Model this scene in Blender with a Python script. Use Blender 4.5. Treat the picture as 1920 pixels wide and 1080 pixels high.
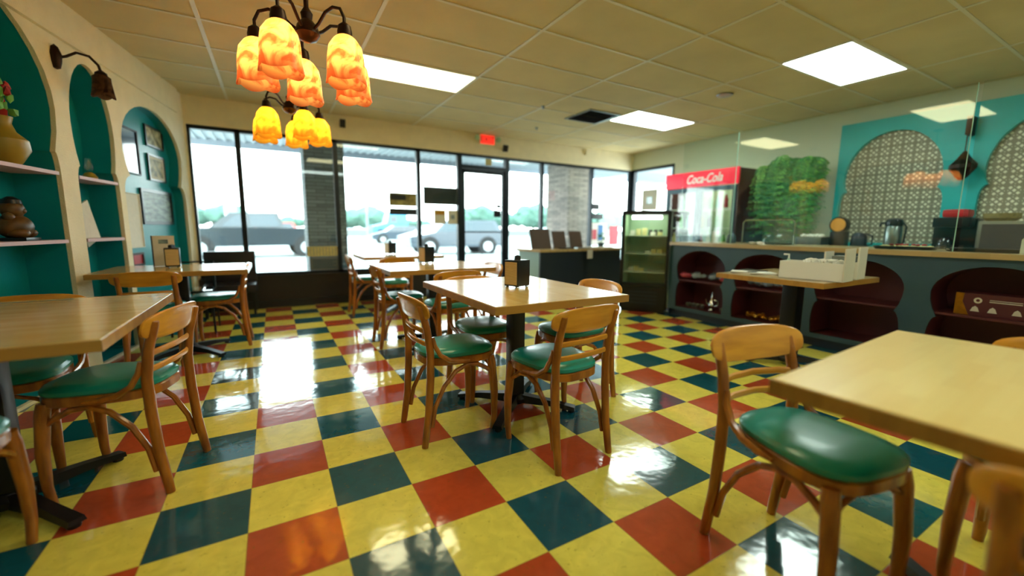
import bpy, bmesh, math, random
from mathutils import Vector, Matrix
random.seed(7)
PI = math.pi
for o in list(bpy.data.objects): bpy.data.objects.remove(o)
S = bpy.context.scene
C = S.collection
# ------------------------------------------------------------------ camera, sky, exposure
cd = bpy.data.cameras.new('camera'); cam = bpy.data.objects.new('camera', cd); C.objects.link(cam)
cam.location = (0.1493, -1.6723, 1.1138)
cam.rotation_euler = (math.radians(81.907), math.radians(-0.4877), math.radians(-29.7465))
cd.sensor_width = 36; cd.lens = 36*776.4/1920; cd.clip_end = 400; cd.clip_start = 0.05
cd.dof.use_dof = True; cd.dof.focus_distance = 2.2; cd.dof.aperture_fstop = 0.7
S.camera = cam
S.view_settings.view_transform = 'Standard'; S.view_settings.look = 'None'
S.view_settings.gamma = 1; S.view_settings.use_curve_mapping = False
S.view_settings.exposure = 0.55
W = bpy.data.worlds.new('sky'); S.world = W; W.use_nodes = True
nt = W.node_tree; nt.nodes.clear()
wo = nt.nodes.new('ShaderNodeOutputWorld'); bg = nt.nodes.new('ShaderNodeBackground')
tc = nt.nodes.new('ShaderNodeTexCoord'); sx = nt.nodes.new('ShaderNodeSeparateXYZ')
cr = nt.nodes.new('ShaderNodeValToRGB'); nz = nt.nodes.new('ShaderNodeTexNoise'); mx = nt.nodes.new('ShaderNodeMixRGB')
cr.color_ramp.elements[0].position = 0.0; cr.color_ramp.elements[0].color = (0.88, 0.97, 0.96, 1)
cr.color_ramp.elements[1].position = 0.6; cr.color_ramp.elements[1].color = (0.55, 0.84, 0.92, 1)
nz.inputs['Scale'].default_value = 2.2; nz.inputs['Detail'].default_value = 4
mr = nt.nodes.new('ShaderNodeMapRange'); mr.inputs[1].default_value = .42; mr.inputs[2].default_value = .62
nt.links.new(tc.outputs['Generated'], sx.inputs[0]); nt.links.new(sx.outputs['Z'], cr.inputs[0])
nt.links.new(tc.outputs['Generated'], nz.inputs['Vector']); nt.links.new(nz.outputs['Fac'], mr.inputs[0])
nt.links.new(mr.outputs[0], mx.inputs[0]); nt.links.new(cr.outputs[0], mx.inputs[1]); mx.inputs[2].default_value = (0.96, 1, 0.99, 1)
nt.links.new(mx.outputs[0], bg.inputs['Color']); bg.inputs['Strength'].default_value = 8.0
nt.links.new(bg.outputs[0], wo.inputs['Surface'])

# ------------------------------------------------------------------ material helpers
def lin(c):
    if isinstance(c, str):
        c = [int(c[i:i+2], 16)/255 for i in (0, 2, 4)]
    return tuple((x/12.92 if x <= .04045 else ((x+.055)/1.055)**2.4) for x in c) + (1,)
def mat(name, col, rough=.5, metal=0, emit=None, es=0, coat=0, var=0, scale=8, bump=0, bscale=60, spec=None, col2=None, stretch=None):
    m = bpy.data.materials.new(name); m.use_nodes = True
    t = m.node_tree; b = t.nodes['Principled BSDF']
    b.inputs['Base Color'].default_value = lin(col); b.inputs['Roughness'].default_value = rough
    b.inputs['Metallic'].default_value = metal; b.inputs['Coat Weight'].default_value = coat
    b.inputs['Coat Roughness'].default_value = .12
    if spec is not None: b.inputs['Specular IOR Level'].default_value = spec
    if emit: b.inputs['Emission Color'].default_value = lin(emit); b.inputs['Emission Strength'].default_value = es
    tcn = t.nodes.new('ShaderNodeTexCoord'); mp = t.nodes.new('ShaderNodeMapping')
    t.links.new(tcn.outputs['Object'], mp.inputs[0])
    if stretch: mp.inputs['Scale'].default_value = stretch
    if var or col2:
        n = t.nodes.new('ShaderNodeTexNoise'); n.inputs['Scale'].default_value = scale; n.inputs['Detail'].default_value = 5
        t.links.new(mp.outputs[0], n.inputs['Vector'])
        r = t.nodes.new('ShaderNodeValToRGB'); t.links.new(n.outputs['Fac'], r.inputs[0])
        c = lin(col); c2 = lin(col2) if col2 else tuple(x*(1-var) for x in c[:3])+(1,)
        r.color_ramp.elements[0].position = .35; r.color_ramp.elements[0].color = c2
        r.color_ramp.elements[1].position = .65; r.color_ramp.elements[1].color = c
        t.links.new(r.outputs[0], b.inputs['Base Color'])
    if bump:
        n = t.nodes.new('ShaderNodeTexNoise'); n.inputs['Scale'].default_value = bscale; n.inputs['Detail'].default_value = 3
        t.links.new(mp.outputs[0], n.inputs['Vector'])
        bp = t.nodes.new('ShaderNodeBump'); bp.inputs['Strength'].default_value = bump; bp.inputs['Distance'].default_value = .01
        t.links.new(n.outputs['Fac'], bp.inputs['Height']); t.links.new(bp.outputs[0], b.inputs['Normal'])
    return m
def mathn(t, op, a, b=None, c=None):
    n = t.nodes.new('ShaderNodeMath'); n.operation = op
    for i, v in enumerate((a, b, c)):
        if v is None: continue
        if isinstance(v, (int, float)): n.inputs[i].default_value = v
        else: t.links.new(v, n.inputs[i])
    return n.outputs[0]
def mixc(t, f, a, b):
    n = t.nodes.new('ShaderNodeMixRGB')
    for i, v in enumerate((f, a, b)):
        if isinstance(v, (int, float, tuple)): n.inputs[i].default_value = v
        else: t.links.new(v, n.inputs[i])
    return n.outputs[0]

def floor_mat():
    m = bpy.data.materials.new('vinyl_tile'); m.use_nodes = True; t = m.node_tree; b = t.nodes['Principled BSDF']
    g = t.nodes.new('ShaderNodeNewGeometry'); s = t.nodes.new('ShaderNodeSeparateXYZ'); t.links.new(g.outputs['Position'], s.inputs[0])
    K = 1/0.3048
    u = mathn(t, 'MULTIPLY', s.outputs['X'], K); v = mathn(t, 'MULTIPLY', s.outputs['Y'], K)
    i = mathn(t, 'FLOOR', u); j = mathn(t, 'FLOOR', v)
    odd = mathn(t, 'FLOORED_MODULO', mathn(t, 'ADD', i, j), 2)
    icol = mathn(t, 'FLOORED_MODULO', i, 2)
    col = mixc(t, icol, lin('b84a28'), lin('12505e'))
    col = mixc(t, odd, lin('eada5e'), col)
    cb = t.nodes.new('ShaderNodeCombineXYZ'); t.links.new(i, cb.inputs[0]); t.links.new(j, cb.inputs[1])
    wn = t.nodes.new('ShaderNodeTexWhiteNoise'); wn.noise_dimensions = '2D'; t.links.new(cb.outputs[0], wn.inputs['Vector'])
    # marbling flecks and per-tile value change
    off = t.nodes.new('ShaderNodeVectorMath'); off.operation = 'MULTIPLY_ADD'
    t.links.new(wn.outputs['Color'], off.inputs[0]); off.inputs[1].default_value = (9, 9, 9); t.links.new(g.outputs['Position'], off.inputs[2])
    n1 = t.nodes.new('ShaderNodeTexNoise'); n1.inputs['Scale'].default_value = 14; n1.inputs['Detail'].default_value = 6; n1.inputs['Distortion'].default_value = 1.2
    t.links.new(off.outputs[0], n1.inputs['Vector'])
    f1 = mathn(t, 'MULTIPLY_ADD', n1.outputs['Fac'], .5, .68)
    f1 = mathn(t, 'ADD', f1, mathn(t, 'MULTIPLY_ADD', wn.outputs['Value'], .16, -.05))
    n2 = t.nodes.new('ShaderNodeTexNoise'); n2.inputs['Scale'].default_value = 60; n2.inputs['Detail'].default_value = 2
    t.links.new(off.outputs[0], n2.inputs['Vector'])
    fl = t.nodes.new('ShaderNodeMapRange'); fl.inputs[1].default_value = .66; fl.inputs[2].default_value = .74; t.links.new(n2.outputs['Fac'], fl.inputs[0])
    vm = t.nodes.new('ShaderNodeVectorMath'); vm.operation = 'SCALE'; t.links.new(col, vm.inputs[0]); t.links.new(f1, vm.inputs['Scale'])
    col = mixc(t, mathn(t, 'MULTIPLY', fl.outputs[0], .35), vm.outputs[0], lin('6a5a20'))
    # joints
    fu = mathn(t, 'ABSOLUTE', mathn(t, 'SUBTRACT', mathn(t, 'FRACT', u), .5)); fv = mathn(t, 'ABSOLUTE', mathn(t, 'SUBTRACT', mathn(t, 'FRACT', v), .5))
    jn = mathn(t, 'GREATER_THAN', mathn(t, 'MAXIMUM', fu, fv), .4945)
    col = mixc(t, mathn(t, 'MULTIPLY', jn, .5), col, lin('8a7a3a'))
    t.links.new(col, b.inputs['Base Color'])
    n3 = t.nodes.new('ShaderNodeTexNoise'); n3.inputs['Scale'].default_value = 5; n3.inputs['Detail'].default_value = 5; t.links.new(g.outputs['Position'], n3.inputs['Vector'])
    rr = t.nodes.new('ShaderNodeMapRange'); rr.inputs[3].default_value = .04; rr.inputs[4].default_value = .15; t.links.new(n3.outputs['Fac'], rr.inputs[0])
    t.links.new(rr.outputs[0], b.inputs['Roughness']); b.inputs['IOR'].default_value = 1.8
    n4 = t.nodes.new('ShaderNodeTexNoise'); n4.inputs['Scale'].default_value = 9; n4.inputs['Detail'].default_value = 2; t.links.new(g.outputs['Position'], n4.inputs['Vector'])
    bp = t.nodes.new('ShaderNodeBump'); bp.inputs['Strength'].default_value = .12; bp.inputs['Distance'].default_value = .012
    hh = mathn(t, 'SUBTRACT', n4.outputs['Fac'], mathn(t, 'MULTIPLY', jn, .1)); t.links.new(hh, bp.inputs['Height']); t.links.new(bp.outputs[0], b.inputs['Normal'])
    return m
def butcher_mat(name, ca, cb, axis=0, rough=.22):
    m = bpy.data.materials.new(name); m.use_nodes = True; t = m.node_tree; b = t.nodes['Principled BSDF']
    tcn = t.nodes.new('ShaderNodeTexCoord'); s = t.nodes.new('ShaderNodeSeparateXYZ'); t.links.new(tcn.outputs['Object'], s.inputs[0])
    along, across = (s.outputs['X'], s.outputs['Y']) if axis == 0 else (s.outputs['Y'], s.outputs['X'])
    r = mathn(t, 'FLOOR', mathn(t, 'MULTIPLY', across, 24))
    wr = t.nodes.new('ShaderNodeTexWhiteNoise'); wr.noise_dimensions = '1D'; t.links.new(r, wr.inputs['W'])
    c = mathn(t, 'FLOOR', mathn(t, 'ADD', mathn(t, 'MULTIPLY', along, 3.2), mathn(t, 'MULTIPLY', wr.outputs['Value'], 7)))
    cbn = t.nodes.new('ShaderNodeCombineXYZ'); t.links.new(r, cbn.inputs[0]); t.links.new(c, cbn.inputs[1])
    wn = t.nodes.new('ShaderNodeTexWhiteNoise'); wn.noise_dimensions = '2D'; t.links.new(cbn.outputs[0], wn.inputs['Vector'])
    mp = t.nodes.new('ShaderNodeMapping'); mp.inputs['Scale'].default_value = (3, 60, 30) if axis == 0 else (60, 3, 30)
    t.links.new(tcn.outputs['Object'], mp.inputs[0])
    n = t.nodes.new('ShaderNodeTexNoise'); n.inputs['Scale'].default_value = 1.5; n.inputs['Detail'].default_value = 4; t.links.new(mp.outputs[0], n.inputs['Vector'])
    f = mathn(t, 'ADD', mathn(t, 'MULTIPLY', wn.outputs['Value'], .55), mathn(t, 'MULTIPLY', n.outputs['Fac'], .5))
    t.links.new(mixc(t, f, lin(ca), lin(cb)), b.inputs['Base Color'])
    b.inputs['Roughness'].default_value = rough; b.inputs['Coat Weight'].default_value = .5; b.inputs['Coat Roughness'].default_value = .12
    return m
def glass_mat(name, tint=(.96, 1, .99, 1), ior=1.5, haze=0):
    m = bpy.data.materials.new(name); m.use_nodes = True; t = m.node_tree; t.nodes.clear()
    o = t.nodes.new('ShaderNodeOutputMaterial'); tr = t.nodes.new('ShaderNodeBsdfTransparent'); gl = t.nodes.new('ShaderNodeBsdfGlossy')
    tr.inputs[0].default_value = tint; gl.inputs['Roughness'].default_value = .02
    g = t.nodes.new('ShaderNodeNewGeometry'); dn = t.nodes.new('ShaderNodeVectorMath'); dn.operation = 'DOT_PRODUCT'; mixn = t.nodes.new('ShaderNodeMixShader')
    t.links.new(g.outputs['Normal'], dn.inputs[0]); t.links.new(g.outputs['Incoming'], dn.inputs[1])
    f0 = ((ior-1)/(ior+1))**2
    fres = mathn(t, 'MULTIPLY_ADD', mathn(t, 'POWER', mathn(t, 'SUBTRACT', 1, mathn(t, 'ABSOLUTE', dn.outputs['Value'])), 5), 1-f0, f0)
    t.links.new(fres, mixn.inputs[0]); t.links.new(tr.outputs[0], mixn.inputs[1]); t.links.new(gl.outputs[0], mixn.inputs[2])
    t.links.new(mixn.outputs[0], o.inputs[0])
    return m
def mosaic_mat():
    m = bpy.data.materials.new('mosaic_tile'); m.use_nodes = True; t = m.node_tree; b = t.nodes['Principled BSDF']
    g = t.nodes.new('ShaderNodeNewGeometry'); s = t.nodes.new('ShaderNodeSeparateXYZ'); t.links.new(g.outputs['Position'], s.inputs[0])
    y, z = s.outputs['Y'], s.outputs['Z']; k = 9.0
    def ln(e, off, w):
        f = mathn(t, 'FRACT', mathn(t, 'ADD', e, off)); return mathn(t, 'LESS_THAN', mathn(t, 'ABSOLUTE', mathn(t, 'SUBTRACT', f, .5)), w)
    ky, kz = mathn(t, 'MULTIPLY', y, k), mathn(t, 'MULTIPLY', z, k)
    pls = [ln(ky, .0, .085), ln(kz, .0, .085)]
    d1 = mathn(t, 'MULTIPLY', mathn(t, 'ADD', ky, kz), 1.0); d2 = mathn(t, 'SUBTRACT', ky, kz)
    pls += [ln(d1, .25, .1), ln(d2, .25, .1), ln(d1, .75, .1), ln(d2, .75, .1)]
    a = pls[0]
    for p in pls[1:]: a = mathn(t, 'MAXIMUM', a, p)
    t.links.new(mixc(t, a, lin('f0ead4'), lin('8a8470')), b.inputs['Base Color']); b.inputs['Roughness'].default_value = .45
    return m
def stone_mat(name, c1, c2, c3):
    m = bpy.data.materials.new(name); m.use_nodes = True; t = m.node_tree; b = t.nodes['Principled BSDF']
    g = t.nodes.new('ShaderNodeNewGeometry'); s = t.nodes.new('ShaderNodeSeparateXYZ'); t.links.new(g.outputs['Position'], s.inputs[0])
    h = mathn(t, 'ADD', s.outputs['X'], s.outputs['Y']); cbx = t.nodes.new('ShaderNodeCombineXYZ'); t.links.new(h, cbx.inputs[0]); t.links.new(s.outputs['Z'], cbx.inputs[1])
    br = t.nodes.new('ShaderNodeTexBrick'); t.links.new(cbx.outputs[0], br.inputs['Vector'])
    br.inputs['Scale'].default_value = 1; br.inputs['Brick Width'].default_value = .26; br.inputs['Row Height'].default_value = .055
    br.inputs['Mortar Size'].default_value = .005; br.inputs['Color1'].default_value = lin(c1); br.inputs['Color2'].default_value = lin(c2); br.inputs['Mortar'].default_value = lin(c3)
    br.offset_frequency = 2
    t.links.new(br.outputs['Color'], b.inputs['Base Color']); b.inputs['Roughness'].default_value = .9
    bp = t.nodes.new('ShaderNodeBump'); bp.inputs['Strength'].default_value = .6; bp.inputs['Distance'].default_value = .02; t.links.new(br.outputs['Fac'], bp.inputs['Height']); bp.invert = True
    t.links.new(bp.outputs[0], b.inputs['Normal'])
    return m
def shade_glass(name, ca, cb):
    m = bpy.data.materials.new(name); m.use_nodes = True; t = m.node_tree; t.nodes.clear()
    o = t.nodes.new('ShaderNodeOutputMaterial'); tl = t.nodes.new('ShaderNodeBsdfTranslucent'); pb = t.nodes.new('ShaderNodeBsdfPrincipled')
    tcn = t.nodes.new('ShaderNodeTexCoord'); n = t.nodes.new('ShaderNodeTexNoise'); n.inputs['Scale'].default_value = 9; n.inputs['Detail'].default_value = 3; n.inputs['Distortion'].default_value = 1.5
    t.links.new(tcn.outputs['Object'], n.inputs['Vector']); r = t.nodes.new('ShaderNodeValToRGB'); t.links.new(n.outputs['Fac'], r.inputs[0])
    r.color_ramp.elements[0].position = .38; r.color_ramp.elements[0].color = lin(cb); r.color_ramp.elements[1].position = .58; r.color_ramp.elements[1].color = lin(ca)
    sz = t.nodes.new('ShaderNodeSeparateXYZ'); t.links.new(tcn.outputs['Object'], sz.inputs[0]); rim = t.nodes.new('ShaderNodeMapRange'); rim.inputs[1].default_value = -.19; rim.inputs[2].default_value = -.235; t.links.new(sz.outputs['Z'], rim.inputs[0]); rc = mixc(t, rim.outputs[0], r.outputs[0], lin(cb)); t.links.new(rc, tl.inputs[0]); t.links.new(rc, pb.inputs['Base Color']); pb.inputs['Roughness'].default_value = .25
    mm = t.nodes.new('ShaderNodeMixShader'); mm.inputs[0].default_value = .35; t.links.new(tl.outputs[0], mm.inputs[1]); t.links.new(pb.outputs[0], mm.inputs[2]); t.links.new(mm.outputs[0], o.inputs[0])
    return m
M = dict(
 floor=floor_mat(), cream=mat('cream_paint', 'f2e6c2', .7, bump=.5, bscale=110, var=.06), wallr=mat('pale_paint', 'd3d6bd', .6, bump=.05),
 ceil=mat('ceiling_tile', 'd8c796', .85, var=.1, scale=2, bump=.2, bscale=160), grid=mat('ceiling_grid', 'd8d2b8', .5),
 brown=mat('dark_brown_paint', '1c1411', .4, var=.2), mull=mat('bronze_aluminium', '0f1a24', .35, metal=.3),
 glass=glass_mat('window_glass'), guard=glass_mat('guard_glass', (.94, .985, .96, 1), 1.6), edge=mat('glass_edge', 'a8d8c4', .1),
 teal=mat('teal_paint', '08909c', .32, var=.12, scale=3, bump=.1, bscale=40), turq=mat('turquoise_paint', '1cb4b6', .5, var=.05),
 pink=mat('pale_shelf_edge', 'c9a5a8', .5), mosaic=mosaic_mat(),
 wood=mat('bentwood', 'b87020', .3, coat=.4, col2='8a4c14', scale=5, stretch=(6, 6, 1.2)), woodrail=mat('bentwood_rail', 'e29e30', .3, coat=.45, col2='c27e20', scale=4, stretch=(1, 6, 6)),
 vinyl=mat('green_vinyl', '128a7a', .3, coat=.15, bump=.05, bscale=120), black=mat('black_iron', '0e0f12', .35, metal=.2), blackp=mat('black_plastic', '121418', .3),
 top0=butcher_mat('butcher_block', 'c99d4e', 'e6c67c', 0), top1=butcher_mat('butcher_block_cross', 'c99d4e', 'e6c67c', 1), top2=butcher_mat('pale_butcher_block', 'e6be6c', 'f4d688', 0, .3),
 edgew=butcher_mat('wood_edge', '9a6a26', 'b98a3c', 0, .35), navy=mat('navy_paint', '1d2833', .45, var=.1, scale=3), slate=mat('slate_blue_paint', '34525e', .45, var=.12, scale=3),
 maroon=mat('maroon_paint', '5c2428', .5, var=.15, scale=4), ctop=butcher_mat('counter_wood', 'a98c5a', 'c7ac76', 1, .3),
 asphalt=mat('pale_asphalt', '8d9493', .9, var=.12, scale=.6), white=mat('white_plastic', 'e8e6dc', .5), cardb=mat('white_card', 'd8d2c0', .7), paper=mat('paper', 'e4e0d2', .8, var=.06, scale=30),
 red=mat('red_panel', 'd81030', .4, emit='e01838', es=.5), led=mat('cooler_lamp', 'ffffff', .5, emit='f4fff4', es=22),
 steel=mat('brushed_steel', '8f9896', .3, metal=.9), silver=mat('silver_metal', 'd0d4d4', .15, metal=1), gold=mat('gold_metal', 'c88a28', .3, metal=.8, var=.3, scale=20),
 bronze=mat('dark_bronze', '2c1a10', .4, metal=.7), brownboard=mat('brown_board', '4a3624', .6, var=.1), leaf=mat('fern_green', '3c9448', .55, var=.5, scale=14), leaf2=mat('fern_light_green', '7cc458', .55, var=.3, scale=14),
 yellowc=mat('yellow_glaze', 'a88a2c', .35, var=.15), clay=mat('brown_ceramic', '6e4a1c', .4, var=.5, scale=18), orange=mat('orange_disc', 'dc9430', .5, var=.1, scale=40),
 stoneA=stone_mat('shaded_stacked_stone', '6c7476', '444e52', '2a3234'), stoneB=stone_mat('daylit_stacked_stone', 'b8a89e', '8c8480', '4c4a48'),  # same stone twice: colour darkened for shade, lightened for daylight
 soffit=mat('canopy_metal', 'b4bcc4', .6), fascia=mat('canopy_fascia', '8c9aa8', .6), tree=mat('tree_leaves', '4c6c60', .9, var=.2, scale=1.2), trunk=mat('bark', '4c3c2c', .9),
 glow=mat('bulb_glow', 'ffffff', .5, emit='ffdca0', es=30), amber=shade_glass('amber_orange_glass', 'e8b468', 'c05a2c'), amber2=shade_glass('yellow_green_glass', 'e8b830', 'c8821c'), dimshade=shade_glass('brown_pleated_glass', '6e4428', '3a2014'),
 trofA=mat('cool_diffuser', 'ffffff', .5, emit='ecfff6', es=9.5), trofC=mat('warm_diffuser', 'ffffff', .5, emit='fff5bc', es=6),
 carblue=mat('dark_blue_car_paint', '101e26', .3, coat=.5), carglass=mat('car_glass', '20303a', .1, coat=.5), tyre=mat('tyre_rubber', '17181a', .8), rim=mat('alloy_rim', 'b8bec2', .35, metal=.6),
 truckblue=mat('bright_blue_paint', '1f86b8', .35, coat=.3), cargrey=mat('grey_car_paint', '6f7c84', .3, coat=.4), carred=mat('red_car_paint', 'a83832', .3, coat=.4), cardark=mat('dark_grey_car_paint', '2d3a46', .3, coat=.5),
 exit=mat('exit_red', 'c02018', .5, emit='e83020', es=1.2), picture=mat('photo_print', 'c8bf94', .5, col2='5c5a34', scale=14), picture2=mat('pale_photo_print', '9fb4b0', .4, col2='3c5058', scale=8, stretch=(1, 1, 4)), dglass=mat('dark_picture_glass', '0a1a22', .05, coat=.6),
 foil=mat('crinkled_clear_wrap', '8c9aa4', .15, metal=.4, bump=1, bscale=50), pinkbag=mat('pink_bag', 'b04458', .35, bump=.8, bscale=30), mint=mat('pale_inner_panel', 'a9c29a', .4), gridw=mat('wire_shelf', 'c4ccb8', .4),
 redp=mat('red_plastic', 'b01e24', .4), basket=mat('wicker', '8a7a44', .7, var=.4, scale=40), food=mat('cheese_yellow', 'd8cc8c', .6, var=.2, scale=30), bluep=mat('blue_print', '3a78b8', .6), redprint=mat('red_print', 'c84a58', .6), wine=mat('dark_wine_side', '3a0c16', .3), poster=mat('yellow_poster', 'b4a868', .7, col2='3a3420', scale=7), woodp=mat('cream_wood_panel', 'd0b47c', .5, var=.15, scale=20, stretch=(1, 1, 8)), tblback=mat('bench_vinyl', '191012', .4), sidep=mat('desk_side_window_glare', '8fb0b4', .4), concrete=mat('pale_concrete', '6c706e', .9, var=.1))

# ------------------------------------------------------------------ mesh helpers
class MB:
    def __init__(s): s.bm = bmesh.new()
    def box(s, a, b, bev=0, rot=None, piv=None):
        v = [s.bm.verts.new((x, y, z)) for x in (a[0], b[0]) for y in (a[1], b[1]) for z in (a[2], b[2])]
        fs = [s.bm.faces.new([v[i] for i in q]) for q in ((0, 1, 3, 2), (4, 6, 7, 5), (0, 4, 5, 1), (2, 3, 7, 6), (0, 2, 6, 4), (1, 5, 7, 3))]
        if bev:
            es = list({e for f in fs for e in f.edges})
            r = bmesh.ops.bevel(s.bm, geom=es, offset=bev, segments=2, affect='EDGES', profile=.7); v = list({q for f in r['faces'] for q in f.verts} | {q for q in v if q.is_valid})
        if rot is not None:
            p = Vector(piv if piv else [(a[i]+b[i])/2 for i in range(3)])
            bmesh.ops.rotate(s.bm, cent=p, matrix=rot, verts=v)
        return s
    def tube(s, pts, r, n=10, cap=True, flat=None):
        pts = [Vector(p) for p in pts]; rs = r if isinstance(r, (list, tuple)) else [r]*len(pts)
        rings = []; up = None
        for i, p in enumerate(pts):
            d = (pts[min(i+1, len(pts)-1)] - pts[max(i-1, 0)]).normalized()
            if up is None:
                up = Vector((0, 0, 1)) if abs(d.z) < .9 else Vector((0, 1, 0))
            x = d.cross(up).normalized(); y = x.cross(d).normalized(); up = y
            fx, fy = (flat if flat else (1, 1))
            rings.append([s.bm.verts.new(p + (x*math.cos(2*PI*k/n)*fx + y*math.sin(2*PI*k/n)*fy)*rs[i]) for k in range(n)])
        for a, b in zip(rings, rings[1:]):
            for k in range(n): s.bm.faces.new((a[k], a[(k+1) % n], b[(k+1) % n], b[k]))
        if cap: s.bm.faces.new(rings[0][::-1]); s.bm.faces.new(rings[-1])
        return s
    def lathe(s, prof, n=24, c=(0, 0, 0), scal=None, cap=True):
        rings = []
        for j, (r, z) in enumerate(prof):
            rings.append([s.bm.verts.new((c[0]+r*math.cos(2*PI*k/n), c[1]+r*math.sin(2*PI*k/n), c[2]+z+(scal(j, 2*PI*k/n) if scal else 0))) for k in range(n)])
        for a, b in zip(rings, rings[1:]):
            for k in range(n): s.bm.faces.new((a[k], a[(k+1) % n], b[(k+1) % n], b[k]))
        if cap: s.bm.faces.new(rings[0][::-1]); s.bm.faces.new(rings[-1])
        return s
    def loft(s, loops, cap=True):
        R = [[s.bm.verts.new(p) for p in l] for l in loops]
        for a, b in zip(R, R[1:]):
            n = len(a)
            for k in range(n): s.bm.faces.new((a[k], a[(k+1) % n], b[(k+1) % n], b[k]))
        if cap: s.bm.faces.new(R[0][::-1]); s.bm.faces.new(R[-1])
        return s
    def plate(s, outer, holes, f, w0, w1, faces=(True, True), sides=True):
        L = [outer] + holes
        for wi, w in enumerate((w0, w1)):
            if not faces[wi]: continue
            es = []
            for l in L:
                vs = [s.bm.verts.new(f(u, v, w)) for u, v in l]
                es += [s.bm.edges.new((vs[i], vs[(i+1) % len(vs)])) for i in range(len(vs))]
            bmesh.ops.triangle_fill(s.bm, use_beauty=True, use_dissolve=False, edges=es)
        if sides:
            for l in L:
                a = [s.bm.verts.new(f(u, v, w0)) for u, v in l]; b = [s.bm.verts.new(f(u, v, w1)) for u, v in l]
                for i in range(len(l)): j = (i+1) % len(l); s.bm.faces.new((a[i], a[j], b[j], b[i]))
        return s
    def ball(s, c, r, sub=2, sc=(1, 1, 1), jit=0):
        g = bmesh.ops.create_icosphere(s.bm, subdivisions=sub, radius=1)['verts']
        for v in g:
            k = 1 + (random.random()-.5)*jit; v.co = Vector((c[0]+v.co.x*r*sc[0]*k, c[1]+v.co.y*r*sc[1]*k, c[2]+v.co.z*r*sc[2]*k))
        return s
    def quad(s, *p): s.bm.faces.new([s.bm.verts.new(q) for q in p]); return s
    def build(s, name, m, parent=None, smooth=True, **k):
        bmesh.ops.remove_doubles(s.bm, verts=s.bm.verts, dist=1e-5)
        bmesh.ops.recalc_face_normals(s.bm, faces=s.bm.faces)
        me = bpy.data.meshes.new(name); s.bm.to_mesh(me); s.bm.free(); me.materials.append(m)
        if smooth:
            for p in me.polygons: p.use_smooth = True
            try: me.set_sharp_from_angle(angle=math.radians(38))
            except Exception: pass
        o = bpy.data.objects.new(name, me); C.objects.link(o)
        if parent: o.parent = parent
        for q, v in k.items(): o[q] = v
        return o
def empty(name, label, cat, loc=(0, 0, 0), rz=0, group=None):
    o = bpy.data.objects.new(name, None); C.objects.link(o); o.location = loc; o.rotation_euler = (0, 0, rz); o.empty_display_size = .1
    o['label'] = label; o['category'] = cat
    if group: o['group'] = group
    return o
def dup(root, label, loc, rz=0, group=None):
    r = root.copy(); C.objects.link(r); r.location = loc; r.rotation_euler = (0, 0, rz); r['label'] = label
    if group: r['group'] = group
    for ch in list(root.children):
        c = ch.copy(); C.objects.link(c); c.parent = r
        for g in ch.children:
            d = g.copy(); C.objects.link(d); d.parent = c
    return r
def text(name, s, m, parent, loc, rot, size, ext=.002, shear=0, fit=None):
    cu = bpy.data.curves.new(name, 'FONT'); cu.body = s; cu.size = size; cu.extrude = ext; cu.shear = shear; cu.align_x = 'CENTER'; cu.align_y = 'CENTER'; cu.offset = size*.015
    o = bpy.data.objects.new('tmp', cu); C.objects.link(o); bpy.context.view_layer.update()
    me = bpy.data.meshes.new_from_object(o.evaluated_get(bpy.context.evaluated_depsgraph_get())); bpy.data.objects.remove(o)
    me.materials.clear(); me.materials.append(m)
    t = bpy.data.objects.new(name, me); C.objects.link(t); t.location = loc; t.rotation_euler = rot
    if fit:
        w = max(v.co.x for v in me.vertices)-min(v.co.x for v in me.vertices)
        for v in me.vertices: v.co.x *= fit/w
    if parent: t.parent = parent
    return t
def rect(u0, v0, u1, v1): return [(u0, v0), (u1, v0), (u1, v1), (u0, v1)]
def keyhole(c, rx, zc, rz, zp, wp, wl, z0, lobe=False, n=22):
    t0 = math.acos(min(1, wp/rx)); rl = (zc-zp)/math.sin(t0); R = []
    for i in range(n+1):
        t = -t0 + (PI+2*t0)*i/n; R.append((c+rx*math.cos(t), zc+(rz if t > 0 and t < PI else rl)*math.sin(t)))
    low = []
    if lobe:      # ogee shoulder that swells back out under the pinch
        for k in range(1, 7):
            q = k/6; low.append((wp+(wl-wp)*math.sin(q*PI/2), zp-(zp-z0)*.62*(1-math.cos(q*PI/2))))
        low.append((wl*.97, z0))
    else:
        for k in range(1, 6):
            q = k/5; low.append((wp+(wl-wp)*math.sin(q*PI/2), zp-.16*(1-math.cos(q*PI/2))))
        low.append((wl, z0))
    left = [(c-w, z) for w, z in low]; right = [(c+w, z) for w, z in low][::-1]
    return R + left + right

# ------------------------------------------------------------------ room shell
ST = dict(kind='structure')
XR, YF, ZC = 6.85, 4.92, 2.70
def lw(u, v, w):      # left wall frame: u = world y along the wall, v = height, w = depth into the wall
    s = .17; n = math.hypot(1, s); return (-.75+s*(u-4.75)-w/n, u+w*s/n, v)
YB = -3.6
MB().box((-2.6, YB, -.05), (XR+.1, YF+.02, 0)).build('floor', M['floor'], None, False, **ST)
b = MB(); b.box((-2.6, YB, ZC), (XR+.1, YF+.1, ZC+.06)); ceil = b.build('ceiling', M['ceil'], None, False, **ST)
b = MB()
for i in range(-2, 6): x = .94+1.19*i; b.box((x-.015, YB, ZC-.006), (x+.015, YF, ZC))
for j in range(-6, 8): y = .125+.6*j; b.box((-2.2, y-.012, ZC-.0065), (XR, y+.012, ZC-.0005))
b.build('grid', M['grid'], ceil, False)
MB().box((-2.6, YB-.1, 0), (XR+.1, YB, ZC)).build('wall_back', M['cream'], None, False, **ST)
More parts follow.
